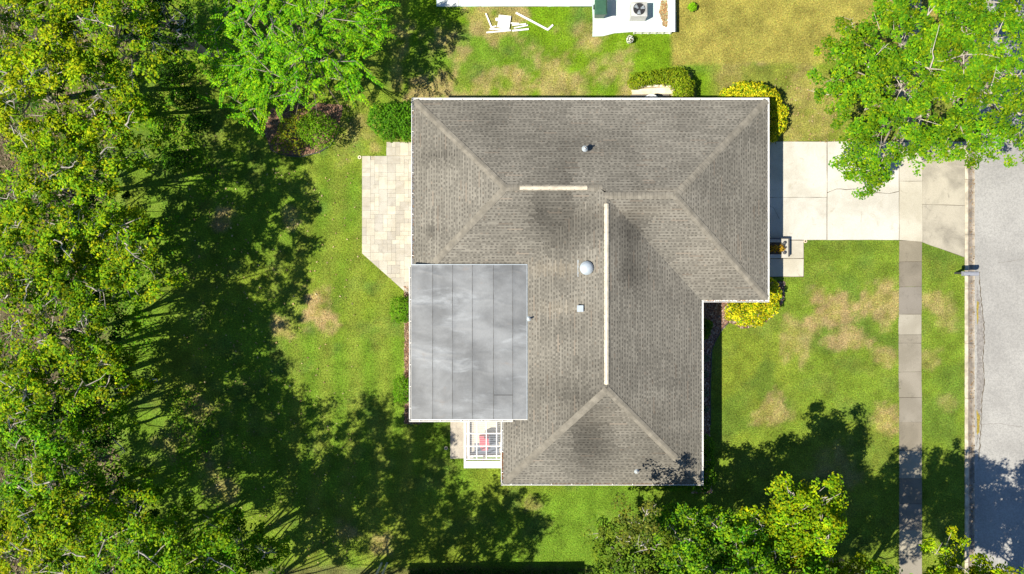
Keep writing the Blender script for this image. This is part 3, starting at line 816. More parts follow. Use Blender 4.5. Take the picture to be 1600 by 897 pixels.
# gutters: open channels with hanger straps
def gutter(p, q, out, zt, wd=.125, m='white'):
    p, q, o_ = Vector((*p, 0)), Vector((*q, 0)), Vector((*out, 0)); b = MB()
    d = (q-p).normalized(); zb = zt - .11; t = .006
    def strip(a0, a1, z0, z1):
        vs = []
        for c in (p, q):
            for a_, z in ((a0, z0), (a1, z0), (a1, z1), (a0, z1)): vs.append(c + o_*a_ + Vector((0, 0, z)))
        b.add(vs, [(0, 1, 2, 3), (7, 6, 5, 4), (0, 4, 5, 1), (1, 5, 6, 2), (2, 6, 7, 3), (3, 7, 4, 0)])
    strip(.0, wd, zb, zb+t); strip(0, .012, zb+t, zt); strip(wd-.028, wd, zb+t, zt)
    g_ = b.build('gutter', M[m], house)
    L = (q-p).length; n = max(2, int(L/1.0))
    b = MB(); hang = None
    for i in range(n):
        c = p + d*(L*(i+.5)/n)
        b2 = MB(); pa, pb = c + o_*.012 + Vector((0, 0, zt-.012)), c + o_*(wd-.01) + Vector((0, 0, zt-.006)); b2.bar(pa, pb, .035, .012); b2.build('hanger', M[m], g_)
    for c, s in ((p, 1), (q, -1)):
        b2 = MB(); b2.bar(c + o_*.0 + d*(s*.004) + Vector((0, 0, zb+.06)), c + o_*wd + d*(s*.004) + Vector((0, 0, zb+.06)), .006, .10); b2.build('end_cap', M[m], g_)
    return g_
zt = EZ - .005
gutter((-5.22, 9.715), (13.38, 9.715), (0, 1), zt)
gutter((13.265, 9.71), (13.265, -.66), (1, 0), zt)
gutter((13.38, -.665), (9.96, -.665), (0, -1), zt)
gutter((9.835, -.66), (9.835, -10.2), (1, 0), zt)
gutter((9.96, -10.215), (-.57, -10.215), (0, -1), zt, .10)
gutter((-.445, -10.2), (-.445, -6.9), (-1, 0), zt)
gutter((-5.105, 9.71), (-5.105, 1.1), (-1, 0), zt)
gutter((FX0, FY1-.1), (FX0, FY0), (-1, 0), 2.96, .11)
gutter((FX0-.11, FY0-.035), (.05, FY0-.035), (0, -1), 2.96, .11)
# leaf debris caught in the gutters
def debris(x0, x1, y0, y1, z, n):
    b = MB()
    for _ in range(n):
        x, y = random.uniform(x0, x1), random.uniform(y0, y1); a = random.uniform(0, 6.28); l = random.uniform(.02, .05)
        c = random.choice([(.30, .12, .05), (.22, .12, .06), (.36, .20, .08)])
        b.add([(x+l*math.cos(a), y+l*math.sin(a), z+random.uniform(0, .02)), (x-l*math.sin(a)*.5, y+l*math.cos(a)*.5, z+.01), (x-l*math.cos(a), y-l*math.sin(a), z), (x+l*math.sin(a)*.5, y-l*math.cos(a)*.5, z+.012)], [(0, 1, 2, 3)], c)
    o = b.build('gutter_debris', M['tint'], house); tag(o, kind='stuff')
debris(-.54, -.47, -10.1, -8.6, EZ-.08, 160); debris(2, 9.5, -10.29, -10.23, EZ-.08, 350); debris(-5.2, -5.13, 1.5, 9.4, EZ-.09, 140); debris(10, 13, -.77, -.69, EZ-.09, 60)
# downspouts
for x, y in ((-5.16, 9.2), (13.3, 9.3), (9.9, -9.6)):
    b = MB(); b.bar((x, y, 2.5), (x + (-.0), y, .1), .07, .09); b.build('downspout', M['white'], house)

# ------------------------------------------------------------------ screened porch
XW, XE, YN, YS, ZP = -2.50, -.60, -6.86, -9.43, 2.5
porch = empty('screen_porch', ((XW+XE)/2, -8, 0), 'small white framed porch with clear ribbed roof panels beside the flat roof', 'porch')
b = MB(); b.box(XW+.05, YS+.1, -.05, XE+.4, -6.2, .08); b.build('floor', M['tile'], porch)
gx = [XW+.04, P(745, 0, ZP).x, P(760, 0, ZP).x, P(776, 0, ZP).x, XE]; gy = [YN, P(0, 677, ZP).y, P(0, 697, ZP).y, P(0, 717.5, ZP).y]
for x in gx[1:4]: b = MB(); b.bar((x, YN, ZP), (x, gy[3], ZP), .055, .06); b.build('rafter', M['white'], porch)
for y in gy[1:]: b = MB(); b.bar((XW, y, ZP+.012), (XE, y, ZP+.012), .06, .06); b.build('purlin', M['white'], porch)
b = MB(); b.bar((XW+.04, YN, ZP+.01), (XW+.04, YS, ZP+.01), .09, .12); b.build('side_beam', M['white'], porch)
b = MB(); b.bar((XW+.24, YN, ZP-.02), (XW+.24, gy[3], ZP-.02), .09, .1); b.build('side_beam', M['white'], porch)
b = MB(); b.bar((XE+.04, YN, ZP+.01), (XE+.04, YS, ZP+.01), .06, .12); b.build('side_beam', M['white'], porch)
b = MB(); b.box(XW, YS, ZP-.06, XE+.07, gy[3]-.10, ZP+.03); b.box(XW, YS, ZP+.03, XE+.07, YS+.04, ZP+.055); b.build('eave_pan', M['white'], porch)
for i in range(4):
    for j in range(3):
        x0, x1 = gx[i]+.03, gx[i+1]-.03; y1, y0 = gy[j]-.03, gy[j+1]+.03
        b = MB(); n = 26; vs = []; fs = []
        for k in range(n+1):
            y = y0 + (y1-y0)*k/n; z = ZP - .015 + .008*(k % 2); vs += [(x0, y, z), (x1, y, z)]
        for k in range(n): fs.append((2*k, 2*k+1, 2*k+3, 2*k+2))
        b.add(vs, fs); b.build('roof_pane', M['pane'], porch)
for x, y in ((XW+.06, YS+.08), (XW+.06, -7.0), (XE, YS+.08), ((XW+XE)/2, YS+.08)):
    b = MB(); b.bar((x, y, 0), (x, y, ZP-.03), .07, .07); b.build('post', M['white'], porch)
for p, q in (((XW+.06, YS+.08), (XE, YS+.08)), ((XW+.06, YS+.08), (XW+.06, -7.0))):
    b = MB(); b.bar((*p, .2), (*q, .2), .05, .3); b.build('kick_panel', M['vinyl'], porch)
# things on the porch floor
c = P(757, 690, .5)
ch = empty('lounge_chair', (c.x, c.y, .08), 'red cushioned lounge chair inside the white porch', 'chair')
b = MB(); b.box(c.x-.27, c.y-.28, .40, c.x+.27, c.y+.28, .52); b.build('seat', M['red'], ch)
b = MB(); b.prism([(c.x-.27, c.y+.26), (c.x+.27, c.y+.26), (c.x+.27, c.y+.40), (c.x-.27, c.y+.40)], .5, 1.0); b.build('backrest', M['red'], ch)
for sx in (-1, 1):
    for sy in (-1, 1): b = MB(); b.bar((c.x+sx*.24, c.y+sy*.24, .08), (c.x+sx*.24, c.y+sy*.24, .42), .05, .05); b.build('leg', M['white'], ch)
b = MB(); b.box(P(757, 0).x-.2, -9.05, .081, P(757, 0).x+.2, -8.7, .3); b.build('footstool', M['red'], ch)
b = MB(); b.box(-2.1, -9.25, .081, -.7, -8.7, .095); rg = b.build('slate_shade', M['slate_shade']); tag(rg, 'flat sheet standing in for blue-grey shade on the porch floor', 'slate_shade')  # flat sheet whose colour stands in for the porch's blue-grey shade
c = P(771, 684, .5)
tb = empty('side_table', (c.x, c.y, .08), 'dark square table beside the red porch chair', 'table')
b = MB(); b.box(c.x-.27, c.y-.3, .5, c.x+.27, c.y+.3, .54); b.build('table_top', M['slate_shade'], tb)
for sx in (-1, 1):
    for sy in (-1, 1): b = MB(); b.bar((c.x+sx*.22, c.y+sy*.25, .08), (c.x+sx*.22, c.y+sy*.25, .5), .04, .04); b.build('leg', M['post'], tb)

# ------------------------------------------------------------------ foliage builders
def unit(v): return v/np.maximum(np.linalg.norm(v, axis=-1, keepdims=True), 1e-9)
def leaf_quads(c, nrm, L, wr, rng, fold=.12, tdir=None):
    n = len(c)
    t = rng.normal(size=(n, 3)) if tdir is None else tdir
    t = unit(t - nrm*np.sum(t*nrm, 1, keepdims=True)); s = np.cross(nrm, t)
    L = L[:, None]; v = np.empty((n, 4, 3))
    v[:, 0] = c - t*L*.5; v[:, 1] = c + s*L*wr*.5 + nrm*L*fold + t*L*.08; v[:, 2] = c + t*L*.5 - nrm*L*fold*.6; v[:, 3] = c - s*L*wr*.5 + nrm*L*fold + t*L*.08
    return v.reshape(-1, 3)
def pick(cols, n, rng, spread=.2):
    cols = np.array(cols); return np.clip(cols[rng.integers(0, len(cols), n)]*rng.uniform(1-spread, 1+spread, (n, 1)), .004, 1)

OAK = [(.165, .285, .006), (.235, .34, .006), (.09, .21, .008), (.32, .36, .006), (.125, .255, .008)]
OAK_Y = [(.25, .345, .006), (.32, .385, .006), (.17, .30, .006), (.38, .41, .008)]
OAK_G = [(.095, .24, .008), (.15, .30, .007), (.06, .18, .010), (.20, .33, .008)]
BRIGHT = [(.10, .31, .006), (.16, .38, .006), (.065, .24, .006), (.21, .41, .008)]
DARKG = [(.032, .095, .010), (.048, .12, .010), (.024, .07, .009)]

def tree(name, label, cat, base, centre, rad, height, cols, rng, group=None, lobes=22, clumps=17, leaves=42, leaf=(.10, .19), trunk=.24, bark='bark', bare=30, gap=.10, rz=.45, lobe_list=None, drop=0.0, twig=.5):
    base = Vector(base); root = empty(name, base, label, cat, group)
    C = np.array(centre, float)
    # lobes of foliage
    LB = []
    if lobe_list: LB = [(np.array(l[:3]), l[3]) for l in lobe_list]
    else:
        for i in range(lobes):
            if rng.random() < gap: continue
            rr_ = rad*math.sqrt((i + .5)/lobes)*.84*rng.uniform(.85, 1.15); th = i*2.399963 + rng.normal(0, .25)
            z = C[2] + rad*rz*(1 - (rr_/rad)**2) + rng.normal(0, .45)
            LB.append((np.array((C[0] + rr_*math.cos(th), C[1] + rr_*math.sin(th), z)), rad*rng.uniform(.22, .38)))
    wood = MB(); tw = MB()
    top = Vector((C[0]*.85 + base.x*.15, C[1]*.85 + base.y*.15, C[2] + rad*rz*.1))
    pts = [base - Vector((0, 0, .1)), base.lerp(top, .3) + Vector(rng.normal(0, .2, 3)), base.lerp(top, .65) + Vector(rng.normal(0, .25, 3)), top]
    wood.tube(pts, [trunk*1.25, trunk, trunk*.8, trunk*.35], 9)
    CL = []; OUT = []; ENDS = []
    for c, r in LB:
        cv = Vector(c); t0 = rng.uniform(.3, .95); k = min(2, int(t0*3)); st = pts[k].lerp(pts[k+1], t0*3 - k) if t0 < 1 else pts[3]
        mid = st.lerp(cv, .5) + Vector((rng.normal(0, .25), rng.normal(0, .25), rng.uniform(-.2, .4)))
        q = st.lerp(mid, .5) + Vector(rng.normal(0, .12, 3)); q2 = mid.lerp(cv, .5) + Vector(rng.normal(0, .15, 3))
        end = cv + Vector((0, 0, r*.25)); ENDS.append(end); wood.tube([st, q, mid, q2, end], [trunk*.34, trunk*.26, trunk*.19, trunk*.11, trunk*.05], 6)
        nC = max(5, int(clumps*.78*(r/1.2)**1.6)); d = unit(rng.normal(size=(nC, 3))); d[:, 2] = np.abs(d[:, 2])*.9 - .22 + rng.normal(0, .1, nC); d = unit(d)
        rr2 = r*rng.uniform(.55, 1.12, (nC, 1)); cc = c + d*rr2*np.array((1, 1, .62))
        CL.append(cc); OUT.append(d)
        for i in range(nC):
            if rng.random() < twig:
                a = q2.lerp(end, rng.uniform(0, 1)); e = Vector(cc[i]); m_ = a.lerp(e, .5) + Vector(rng.normal(0, .1, 3)); tw.tube([a, m_, e], [.024, .015, .006], 4, cap=False)
    for _ in range(bare):      # pale dead twigs reaching out of the limb ends
        li = rng.integers(len(LB)); c, r = LB[li]; a = ENDS[li].copy()
        dd = Vector((rng.normal(), rng.normal(), rng.uniform(.0, .5))).normalized()*r*rng.uniform(.6, 1.15)
        m_ = a + dd*.5 + Vector(rng.normal(0, .14, 3)); e = a + dd + Vector(rng.normal(0, .12, 3)); tw.tube([a, a.lerp(m_, .5) + Vector(rng.normal(0, .05, 3)), m_, e], [.034, .028, .02, .006], 5, cap=False)
        for f in (.4, .6, .8):
            st_ = m_.lerp(e, f); tw.tube([st_, st_ + Vector((rng.normal(0, .22), rng.normal(0, .22), rng.uniform(0, .2)))], [.013, .004], 4, cap=False)
    CL = np.concatenate(CL); OUT = np.concatenate(OUT); nC = len(CL)
    hue = rng.uniform(.66, 1.3, (nC, 1))*(1 + rng.normal(0, .07, (nC, 3)))
    nl = np.maximum(8, (leaves*rng.uniform(.5, 1.5, nC)).astype(int)); idx = np.repeat(np.arange(nC), nl); n = len(idx)
    cs = rng.uniform(.17, .33, nC)[idx][:, None]
    off = rng.normal(size=(n, 3)); off = unit(off)*rng.random((n, 1))**.45
    pos = CL[idx] + off*cs*np.array((1.35, 1.35, .75))
    nrm = unit(off*.4 + OUT[idx]*.35 + np.array((-.12, -.06, .95)) + rng.normal(0, .36, (n, 3)))
    L = rng.uniform(leaf[0], leaf[1], n); tint = pick(cols, n, rng)*hue[idx]
    v = leaf_quads(pos, nrm, L, .55, rng)
    wood.build('trunk', M[bark], root, True)
    if tw.v: tw.build('branches', M['twig'], root)['kind'] = 'stuff'
    arr_mesh('crown', v, 4, M['leaf'], np.clip(tint, .004, 1), root)
    return root

def px_tree(px, py, rpx, zc, cols, label, seed, name='oak_tree', lean=(0, 0), **kw):
    c = P(px, py, zc); rad = rpx*(H-zc)/H/PPM
    g0 = P(px, py, 0); f = kw.pop('out', .0)
    return tree(name, label, 'tree', (c.x*(1-f) + g0.x*f, c.y*(1-f) + g0.y*f, 0), (c.x, c.y, zc - rad*.25), rad, zc, cols, np.random.default_rng(seed), **kw)

# woodland on the left
WG = 'oaks in the woodland behind the yard'
woods = [(165, 50, 105, 7.6, OAK, 101, 'woodland oak beside the small dark green tree, yellow-green and open'), (65, 150, 110, 8.6, OAK_Y, 102, 'golden woodland oak deep in the wood behind the green understorey bush'),
         (160, 182, 84, 7.4, OAK, 103, 'woodland oak over the bright green understorey bush at the wood edge'), (105, 300, 110, 8.4, OAK, 104, 'broad woodland oak level with the patio, pale twigs in its crown'),
         (25, 400, 80, 8.2, OAK, 105, 'woodland oak deep in the wood level with the patio cut corner'), (175, 405, 84, 7.0, OAK, 106, 'woodland oak at the lawn edge level with the top of the flat roof'),
         (85, 530, 115, 8.4, OAK, 107, 'broad woodland oak level with the middle of the flat roof'), (175, 585, 52, 5.6, OAK, 108, 'smaller woodland oak at the lawn edge level with the foot of the flat roof'),
         (35, 705, 105, 8.4, OAK_G, 109, 'greener woodland oak level with the porch'), (95, 800, 105, 8.4, OAK, 110, 'woodland oak next to the oak with crooked pale limbs'),
         (20, 860, 90, 8.6, OAK_Y, 111, 'golden woodland oak deep in the wood south of the greener oak'), (10, 30, 100, 8.4, OAK, 112, 'woodland oak deep in the wood behind the oak by the dark green tree'),
         (20, 600, 90, 8.0, OAK, 116, 'woodland oak deep in the wood behind the smaller oak')]
for px, py, r, z, cols, sd, lb in woods:
    px_tree(px, py, r, z, cols, lb, sd, group=WG, lobes=27, gap=.32, bare=12, twig=.3, leaves=58, out=.9, trunk=.15)
px_tree(255, 35, 60, 6.0, DARKG, 'dark green tree between the wood and the bright green tree', 113, name='broadleaf_tree', lobes=14)
px_tree(262, 925, 125, 10.6, OAK_G + OAK[:2], 'tallest green oak at the south end of the wood', 114, gap=.08, lobes=28, clumps=26, leaves=48, out=.9, bare=10, trunk=.15)
px_tree(160, 905, 118, 9.0, OAK, 'oak with crooked pale limbs at the southwest corner of the yard', 115, gap=.25, bare=16, lobes=26, out=.9, trunk=.15)
px_tree(365, 896, 88, 4.6, OAK_G, 'low spreading green tree on the lawn near the pair of pale posts', 117, name='broadleaf_tree', lobes=22, clumps=26, leaves=50, gap=.2, bare=6, trunk=.14, out=.8)
# trees standing just beyond the southern boundary, whose shade lies on the lawn
BG = 'oaks beyond the southern boundary'; BL = 'oak standing beyond the southern boundary of the yard'
for px, py, r, z, sd in ((420, 1040, 110, 9.0, 121), (560, 1050, 100, 8.6, 122), (272, 1045, 120, 10.0, 123), (1386, 985, 108, 9.0, 125), (1285, 985, 95, 8.2, 128), (1205, 1030, 95, 8.6, 129)):
    px_tree(px, py, r, z, OAK_G, BL, sd, group=BG, lobes=24, leaves=44, gap=.12 if px < 700 else .04, clumps=22 if px < 700 else 30, out=.6, bare=4, trunk=.15)

# half-grown oaks filling the wood edge
for px, py, r, z, sd, lb in ((195, 800, 72, 5.2, 171, 'half-grown oak at the wood edge south of the smaller oak'), (275, 855, 70, 5.0, 172, 'half-grown oak beside the low spreading tree at the south end'),
                             (135, 640, 72, 5.4, 173, 'half-grown oak behind the smaller lawn-edge oak'), (135, 465, 70, 5.4, 174, 'half-grown oak behind the lawn-edge oak level with the flat roof')):
    px_tree(px, py, r, z, OAK[:3] + OAK_G, lb, sd, name='young_oak_tree', group='half-grown oaks in the wood', lobes=20, gap=.18, bare=5, leaves=54, trunk=.10, out=.8, twig=.2)
# lower trees added under the tall oaks to shade the wood edge
UL = [(120, 110, 'added low understorey tree north of the green bush, under the oak by the dark tree'), (190, 275, 'added low understorey tree level with the mulch bed edging'), (150, 345, 'added low understorey tree level with the patio middle'), (195, 480, 'added low understorey tree level with the vent pipe beside the flat roof'),
      (150, 600, 'added low understorey tree level with the foot of the flat roof'), (185, 700, 'added low understorey tree level with the porch eave'), (235, 790, 'added low understorey tree at the lawn edge south of the porch level'), (215, 380, 'added low understorey tree nearest the lawn, level with the patio cut corner'), (60, 430, 'added low understorey tree deep in the wood behind the lawn-edge oak'),
      (146, 824, 'added low understorey tree under the oak next to the crooked-limbed oak'), (125, 762, 'added low understorey tree under the greener oak south of the porch eave'), (205, 880, 'added low understorey tree under the oak with crooked pale limbs'), (165, 655, 'added low understorey tree between the smaller oak and the greener oak')]
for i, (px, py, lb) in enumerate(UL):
    px_tree(px - 62, py, 66 + 7*(i % 3), 4.2 + .4*(i % 2), DARKG, lb, 160+i, name='added_understorey_tree', group='added understorey trees shading the wood edge', lobes=14, gap=.3, bare=4, leaves=42, trunk=.10, out=.8, twig=.3)  # dark leaf tint paints in the deep shade between the crowns

# bright green tree with drooping leaf sprays
def spray_tree():
    rng = np.random.default_rng(55); zc = 5.2; c = P(455, 66, zc); rad = 143*(H-zc)/H/PPM
    root = empty('mango_tree', (c.x, c.y, 0), 'large bright green tree with layered leaf sprays beside the mulch bed', 'tree')
    wood = MB(); wood.tube([(c.x, c.y, -.1), (c.x+.1, c.y-.1, 1.5), (c.x-.1, c.y+.1, 3.4)], [.26, .22, .14], 10)
    V = []; T = []; tw = MB()
    # limbs
    tips = []
    for i in range(34):
        rr_ = rad*math.sqrt((i+.5)/34)*.92*rng.uniform(.9, 1.08); th = i*2.399963 + rng.normal(0, .2)
        z = zc + 1.3*(1 - (rr_/rad)**1.6) - .9 + rng.normal(0, .3)
        e = Vector((c.x + rr_*math.cos(th), c.y + rr_*math.sin(th), z)); s = Vector((c.x, c.y, rng.uniform(1.4, 3.2)))
        mid = s.lerp(e, .5) + Vector((0, 0, -.25)); wood.tube([s, s.lerp(mid, .55), mid, e], [.08, .06, .035, .012], 6); tips.append((e, th, rr_/rad))
    n_f = 0
    def over_bush(p):
        k = H/(H - p[2])*PPM; qx, qy = p[0]*k + 800, 448.5 - p[1]*k
        if qx < 440 and qy > 168 + (qx - 300)*.38: return True
        return qx > 440 and qx < 545 and qy > 172 - max(0, qx - 480)*.3
    tips = [t_ for t_ in tips if not over_bush(t_[0])]
    for e, th, fr_ in tips:
        for k in range(26):
            th2 = th + rng.normal(0, .9) if fr_ > .35 else rng.uniform(0, 6.28)
            st = np.array(e) + np.array((rng.normal(0, .62), rng.normal(0, .62), rng.normal(0, .26) + .1))
            Lf = rng.uniform(.5, 1.0); nseg = int(Lf/.06); d = np.array((math.cos(th2), math.sin(th2), 0)); sd = np.array((-d[1], d[0], 0))
            if over_bush(st) or over_bush(st + d*Lf*.9): continue
            droop = rng.uniform(.15, .5); hue = rng.uniform(.75, 1.25)*np.array((rng.uniform(.85, 1.3), 1, 1)); u = np.linspace(0, 1, nseg)
            P0 = st + d*(u*Lf)[:, None] + np.array((0, 0, 1.0))*(.18*u - droop*u*u)[:, None]
            for sg in (-1, 1):
                ll = rng.uniform(.15, .23, nseg)*(1 - .45*u)
                t = sd*sg*.85 + d*.5 + np.array((0, 0, -.35)) + rng.normal(0, .16, (nseg, 3)); t = unit(t)
                nr = unit(np.array((-.1, -.05, 1.)) + sd*sg*.2 + rng.normal(0, .18, (nseg, 3)))
                V.append(leaf_quads(P0 + t*(ll*.5)[:, None], nr, ll, .42, rng, .06, t)); T.append(pick(BRIGHT, nseg, rng, .14)*hue)
            if rng.random() < .3: tw.tube([e, Vector(st).lerp(Vector(e), .4), st, P0[-1]], [.022, .02, .014, .006], 4, cap=False)
            n_f += 1
    wood.build('trunk', M['bark_dark'], root, True); tw.build('branches', M['bark'], root)['kind'] = 'stuff'
    arr_mesh('crown', np.concatenate(V), 4, M['leaf'], np.clip(np.concatenate(T), .004, 1), root)
spray_tree()

# spreading oak over the driveway apron
def lob(px, py, z, rpx): c = P(px, py, z); return (c.x, c.y, c.z, rpx*(H-z)/H/PPM)
RL = [lob(*a) for a in ((1310, 105, 5.2, 42), (1300, 150, 4.6, 34), (1345, 175, 4.9, 44), (1350, 110, 6.0, 52), (1390, 60, 6.4, 56), (1440, 30, 6.8, 60), (1400, 140, 6.4, 50), (1445, 110, 7.0, 56),
      (1430, 190, 6.0, 46), (1480, 160, 6.6, 50), (1500, 215, 5.4, 42), (1450, 235, 5.0, 34), (1350, 225, 4.4, 34), (1330, 255, 4.0, 24), (1375, 245, 4.5, 30), (1350, 285, 3.6, 18), (1375, 270, 3.9, 18), (1345, 270, 3.8, 18), (1500, 90, 7.0, 56),
      (1540, 150, 6.6, 50), (1550, 60, 7.0, 56), (1545, 215, 5.6, 36), (1590, 120, 6.8, 50), (1600, 190, 6.0, 40), (1600, 240, 5.2, 26), (1600, 30, 7, 60), (1490, 30, 7, 50), (1390, 5, 6.4, 40), (1520, -30, 7, 70), (1420, -40, 6.8, 60), (1650, 90, 6.8, 60), (1640, 200, 6.2, 50), (1330, 60, 5.4, 24))]
c = P(1530, 100, 6.5)
tree('oak_tree', 'wide spreading oak with pale grey limbs overhanging the driveway and road', 'tree', (c.x+1.2, c.y+1.2, 0), (c.x, c.y, 5.0), 6.5, 8, OAK[:3] + OAK[4:] + OAK_G[:1] + OAK_G[2:3], np.random.default_rng(77), lobe_list=RL, clumps=34, leaves=56, leaf=(.10, .18), trunk=.4, bare=20, twig=.2)

# trees at the lower right
px_tree(1246, 826, 80, 6.2, OAK_Y[:2] + OAK + OAK_G[1:2], 'golden green tree on the front lawn near the sidewalk', 131, out=.9, name='young_tree', lobes=26, clumps=34, leaves=54, bare=3, gap=.03, leaf=(.11, .19))
px_tree(1090, 870, 82, 5.8, OAK_G + DARKG[:1], 'blue green tree between the golden tree and the house corner', 132, out=.9, name='broadleaf_tree', lobes=24, clumps=30, leaves=50, bare=3, gap=.06)
px_tree(990, 884, 82, 5.0, [(.12, .20, .015), (.10, .175, .015), (.15, .22, .015)], 'light green tree beside the wire plant basket on the south border', 133, out=.9, name='broadleaf_tree', lobes=24, clumps=30, leaves=50, bare=2, gap=.1)
px_tree(1005, 828, 44, 6.6, [(.13, .15, .02), (.16, .19, .02), (.09, .13, .02)], 'thin olive sapling on the lawn south of the house', 134, out=.95, name='sapling', lobes=10, clumps=14, leaves=34, trunk=.09, bare=3, gap=.1, leaf=(.10, .18))
px_tree(1165, 918, 88, 7.4, OAK_G, 'dark green oak behind the golden tree at the south border', 135, out=.9, lobes=24, clumps=26, leaves=50, bare=4)
px_tree(1345, 905, 44, 5.6, OAK_Y, 'small golden tree beside the sidewalk at the south border', 136, name='young_tree', lobes=12, bare=2)
px_tree(1500, 955, 100, 7.6, OAK_Y, 'yellow-green street oak on the verge by the kerb', 137, out=.9, lobes=28, clumps=30, leaves=50, gap=.04, bare=6)
px_tree(1610, 985, 95, 7.6, OAK_G, 'green oak overhanging the road at the south border', 138, out=.9, lobes=26, clumps=28, leaves=50, gap=.04, bare=6)

# ------------------------------------------------------------------ shrubs and hedges
def shrub(name, label, cat, spheres, cols, n, leaf, seed, group=None, up=.5, stems=10, wr=.5, box=False, hue=.2):
    """leaves in a skin over overlapping rounded masses; spheres = [(x,y,z,rx,ry,rz)]"""
    rng = np.random.default_rng(seed); sp = np.array(spheres, float); c0 = sp[:, :3].mean(0)
    root = empty(name, (c0[0], c0[1], 0), label, cat, group)
    w_ = sp[:, 3]*sp[:, 4]; k = rng.choice(len(sp), n, p=w_/w_.sum()); d = unit(rng.normal(size=(n, 3))); d[:, 2] = np.where(d[:, 2] < -.3, -d[:, 2], d[:, 2])
    if box: d = d/np.max(np.abs(d), 1, keepdims=True)**.75
    r = rng.uniform(.72, 1.04, (n, 1)); bumps = .10*np.sin(d[:, :1]*9 + k[:, None])*np.sin(d[:, 1:2]*8 + 2*k[:, None])
    pos = sp[k, :3] + d*(r + bumps)*sp[k, 3:6]
    # discard what is well inside another mass
    keep = np.ones(n, bool)
    for s in sp:
        q = np.linalg.norm((pos - s[:3])/s[3:6], axis=1); keep &= q > .62
    keep &= pos[:, 2] > .03
    pos = pos[keep]; d = d[keep]; k = k[keep]; n = len(pos)
    nrm = unit(d*.6 + np.array((0, 0, up)) + rng.normal(0, .45, (n, 3)))
    cell = np.floor(pos/.28).astype(np.int64); h = _hash(cell[:, 0], cell[:, 1], 7)
    t = pick(cols, n, rng)*(1 - hue + 2*hue*h)[:, None]
    st = MB()
    for _ in range(stems):
        s = sp[rng.integers(len(sp))]; p0 = Vector((s[0] + rng.normal(0, s[3]*.2), s[1] + rng.normal(0, s[4]*.2), -.02)); p1 = Vector((s[0] + rng.normal(0, s[3]*.45), s[1] + rng.normal(0, s[4]*.45), s[2] + s[5]*.6))
        st.tube([p0, p0.lerp(p1, .5) + Vector(rng.normal(0, .04, 3)), p1], [.028, .02, .008], 5)
    st.build('stem', M['bark_dark'], root)
    arr_mesh('foliage', leaf_quads(pos, nrm, rng.uniform(leaf[0], leaf[1], n), wr, rng), 4, M['leaf'], np.clip(t, .004, 1), root)
    return root
def sph(px, py, rpx, z, rz=None, rypx=None):
    c = P(px, py, z); k = (H-z)/H/PPM; return (c.x, c.y, z*.55, rpx*k, (rypx or rpx)*k, (rz or z*.55))
YEL = [(.50, .44, .010), (.60, .53, .012), (.42, .40, .010), (.66, .60, .03), (.20, .31, .010), (.13, .25, .010)]
HEDGE = [(.10, .24, .008), (.13, .28, .010), (.075, .19, .010)]
LIME = [(.17, .26, .010), (.22, .30, .012), (.12, .20, .010), (.28, .32, .014)]
shrub('rounded_shrub', 'dense bright green shrub at the northwest corner of the house', 'shrub', [sph(590, 185, 20, 1.5), sph(612, 178, 24, 1.7), sph(632, 186, 24, 1.6), sph(606, 200, 18, 1.3), sph(636, 203, 16, 1.3), sph(590, 172, 16, 1.4), sph(634, 170, 16, 1.5)], [(.075, .21, .008), (.10, .25, .010), (.05, .15, .01)], 5200, (.10, .17), 201)
shrub('rounded_shrub', 'lime green bush in the mulch bed under the bright green tree', 'shrub', [sph(494, 205, 26, 2.0), sph(478, 196, 22, 2.0), sph(508, 196, 18, 1.7), sph(490, 186, 20, 2.1)], [(.13, .27, .01), (.16, .30, .01), (.10, .22, .01)], 2600, (.08, .15), 202)
shrub('flowering_shrub', 'olive and yellow shrub beside the lime bush in the mulch bed', 'shrub', [sph(452, 205, 26, 1.5), sph(436, 222, 17, 1.1), sph(470, 185, 22, 1.8), sph(462, 226, 13, .9), sph(446, 196, 16, 1.5)], [(.16, .22, .012), (.28, .26, .014), (.10, .16, .014)], 1800, (.08, .14), 203)
shrub('hedge', 'hooked green hedge round the scalloped stone edging on the north side', 'hedge', [sph(1002, 122, 18, .9, None, 12), sph(1022, 118, 18, .95, None, 12), sph(1042, 116, 18, 1.0, None, 13), sph(1062, 118, 18, 1.15), sph(1072, 132, 16, 1.15), sph(1070, 147, 18, 1.1), sph(992, 128, 10, .7), sph(1068, 157, 17, 1.0)], LIME, 5200, (.09, .17), 204, wr=.42)
shrub('croton_shrub', 'golden yellow shrub wrapping the northeast corner by the driveway', 'shrub', [sph(1145, 150, 18, 1.0), sph(1165, 142, 20, 1.2), sph(1187, 146, 22, 1.4), sph(1207, 152, 18, 1.3), sph(1206, 170, 20, 1.2), sph(1222, 172, 14, 1.1), sph(1218, 192, 16, 1.0), sph(1208, 208, 14, .9), sph(1130, 155, 9, .7)], YEL, 6500, (.10, .17), 205, hue=.25)
shrub('croton_shrub', 'golden yellow shrub in the front bed beside the entry corner', 'shrub', [sph(1150, 484, 14, .9), sph(1165, 494, 17, 1.0), sph(1185, 490, 22, 1.2), sph(1205, 478, 18, 1.2), sph(1214, 460, 12, 1.1), sph(1208, 446, 12, 1.1), sph(1140, 496, 6, .5), sph(1180, 474, 18, 1.1)], YEL, 5600, (.09, .16), 206, hue=.25)
shrub('clipped_hedge', 'clipped bright green shrub by the patio corner at the rear wall', 'shrub', [sph(624, 484, 15, 1.1, None, 20), sph(636, 484, 10, 1.0, None, 19)], HEDGE, 1900, (.07, .12), 207, box=True)
shrub('clipped_hedge', 'clipped bright green shrub near the south end of the flat roof', 'shrub', [sph(627, 610, 13, 1.1, None, 20), sph(638, 610, 9, 1.0, None, 18)], HEDGE, 1700, (.07, .12), 208, box=True)
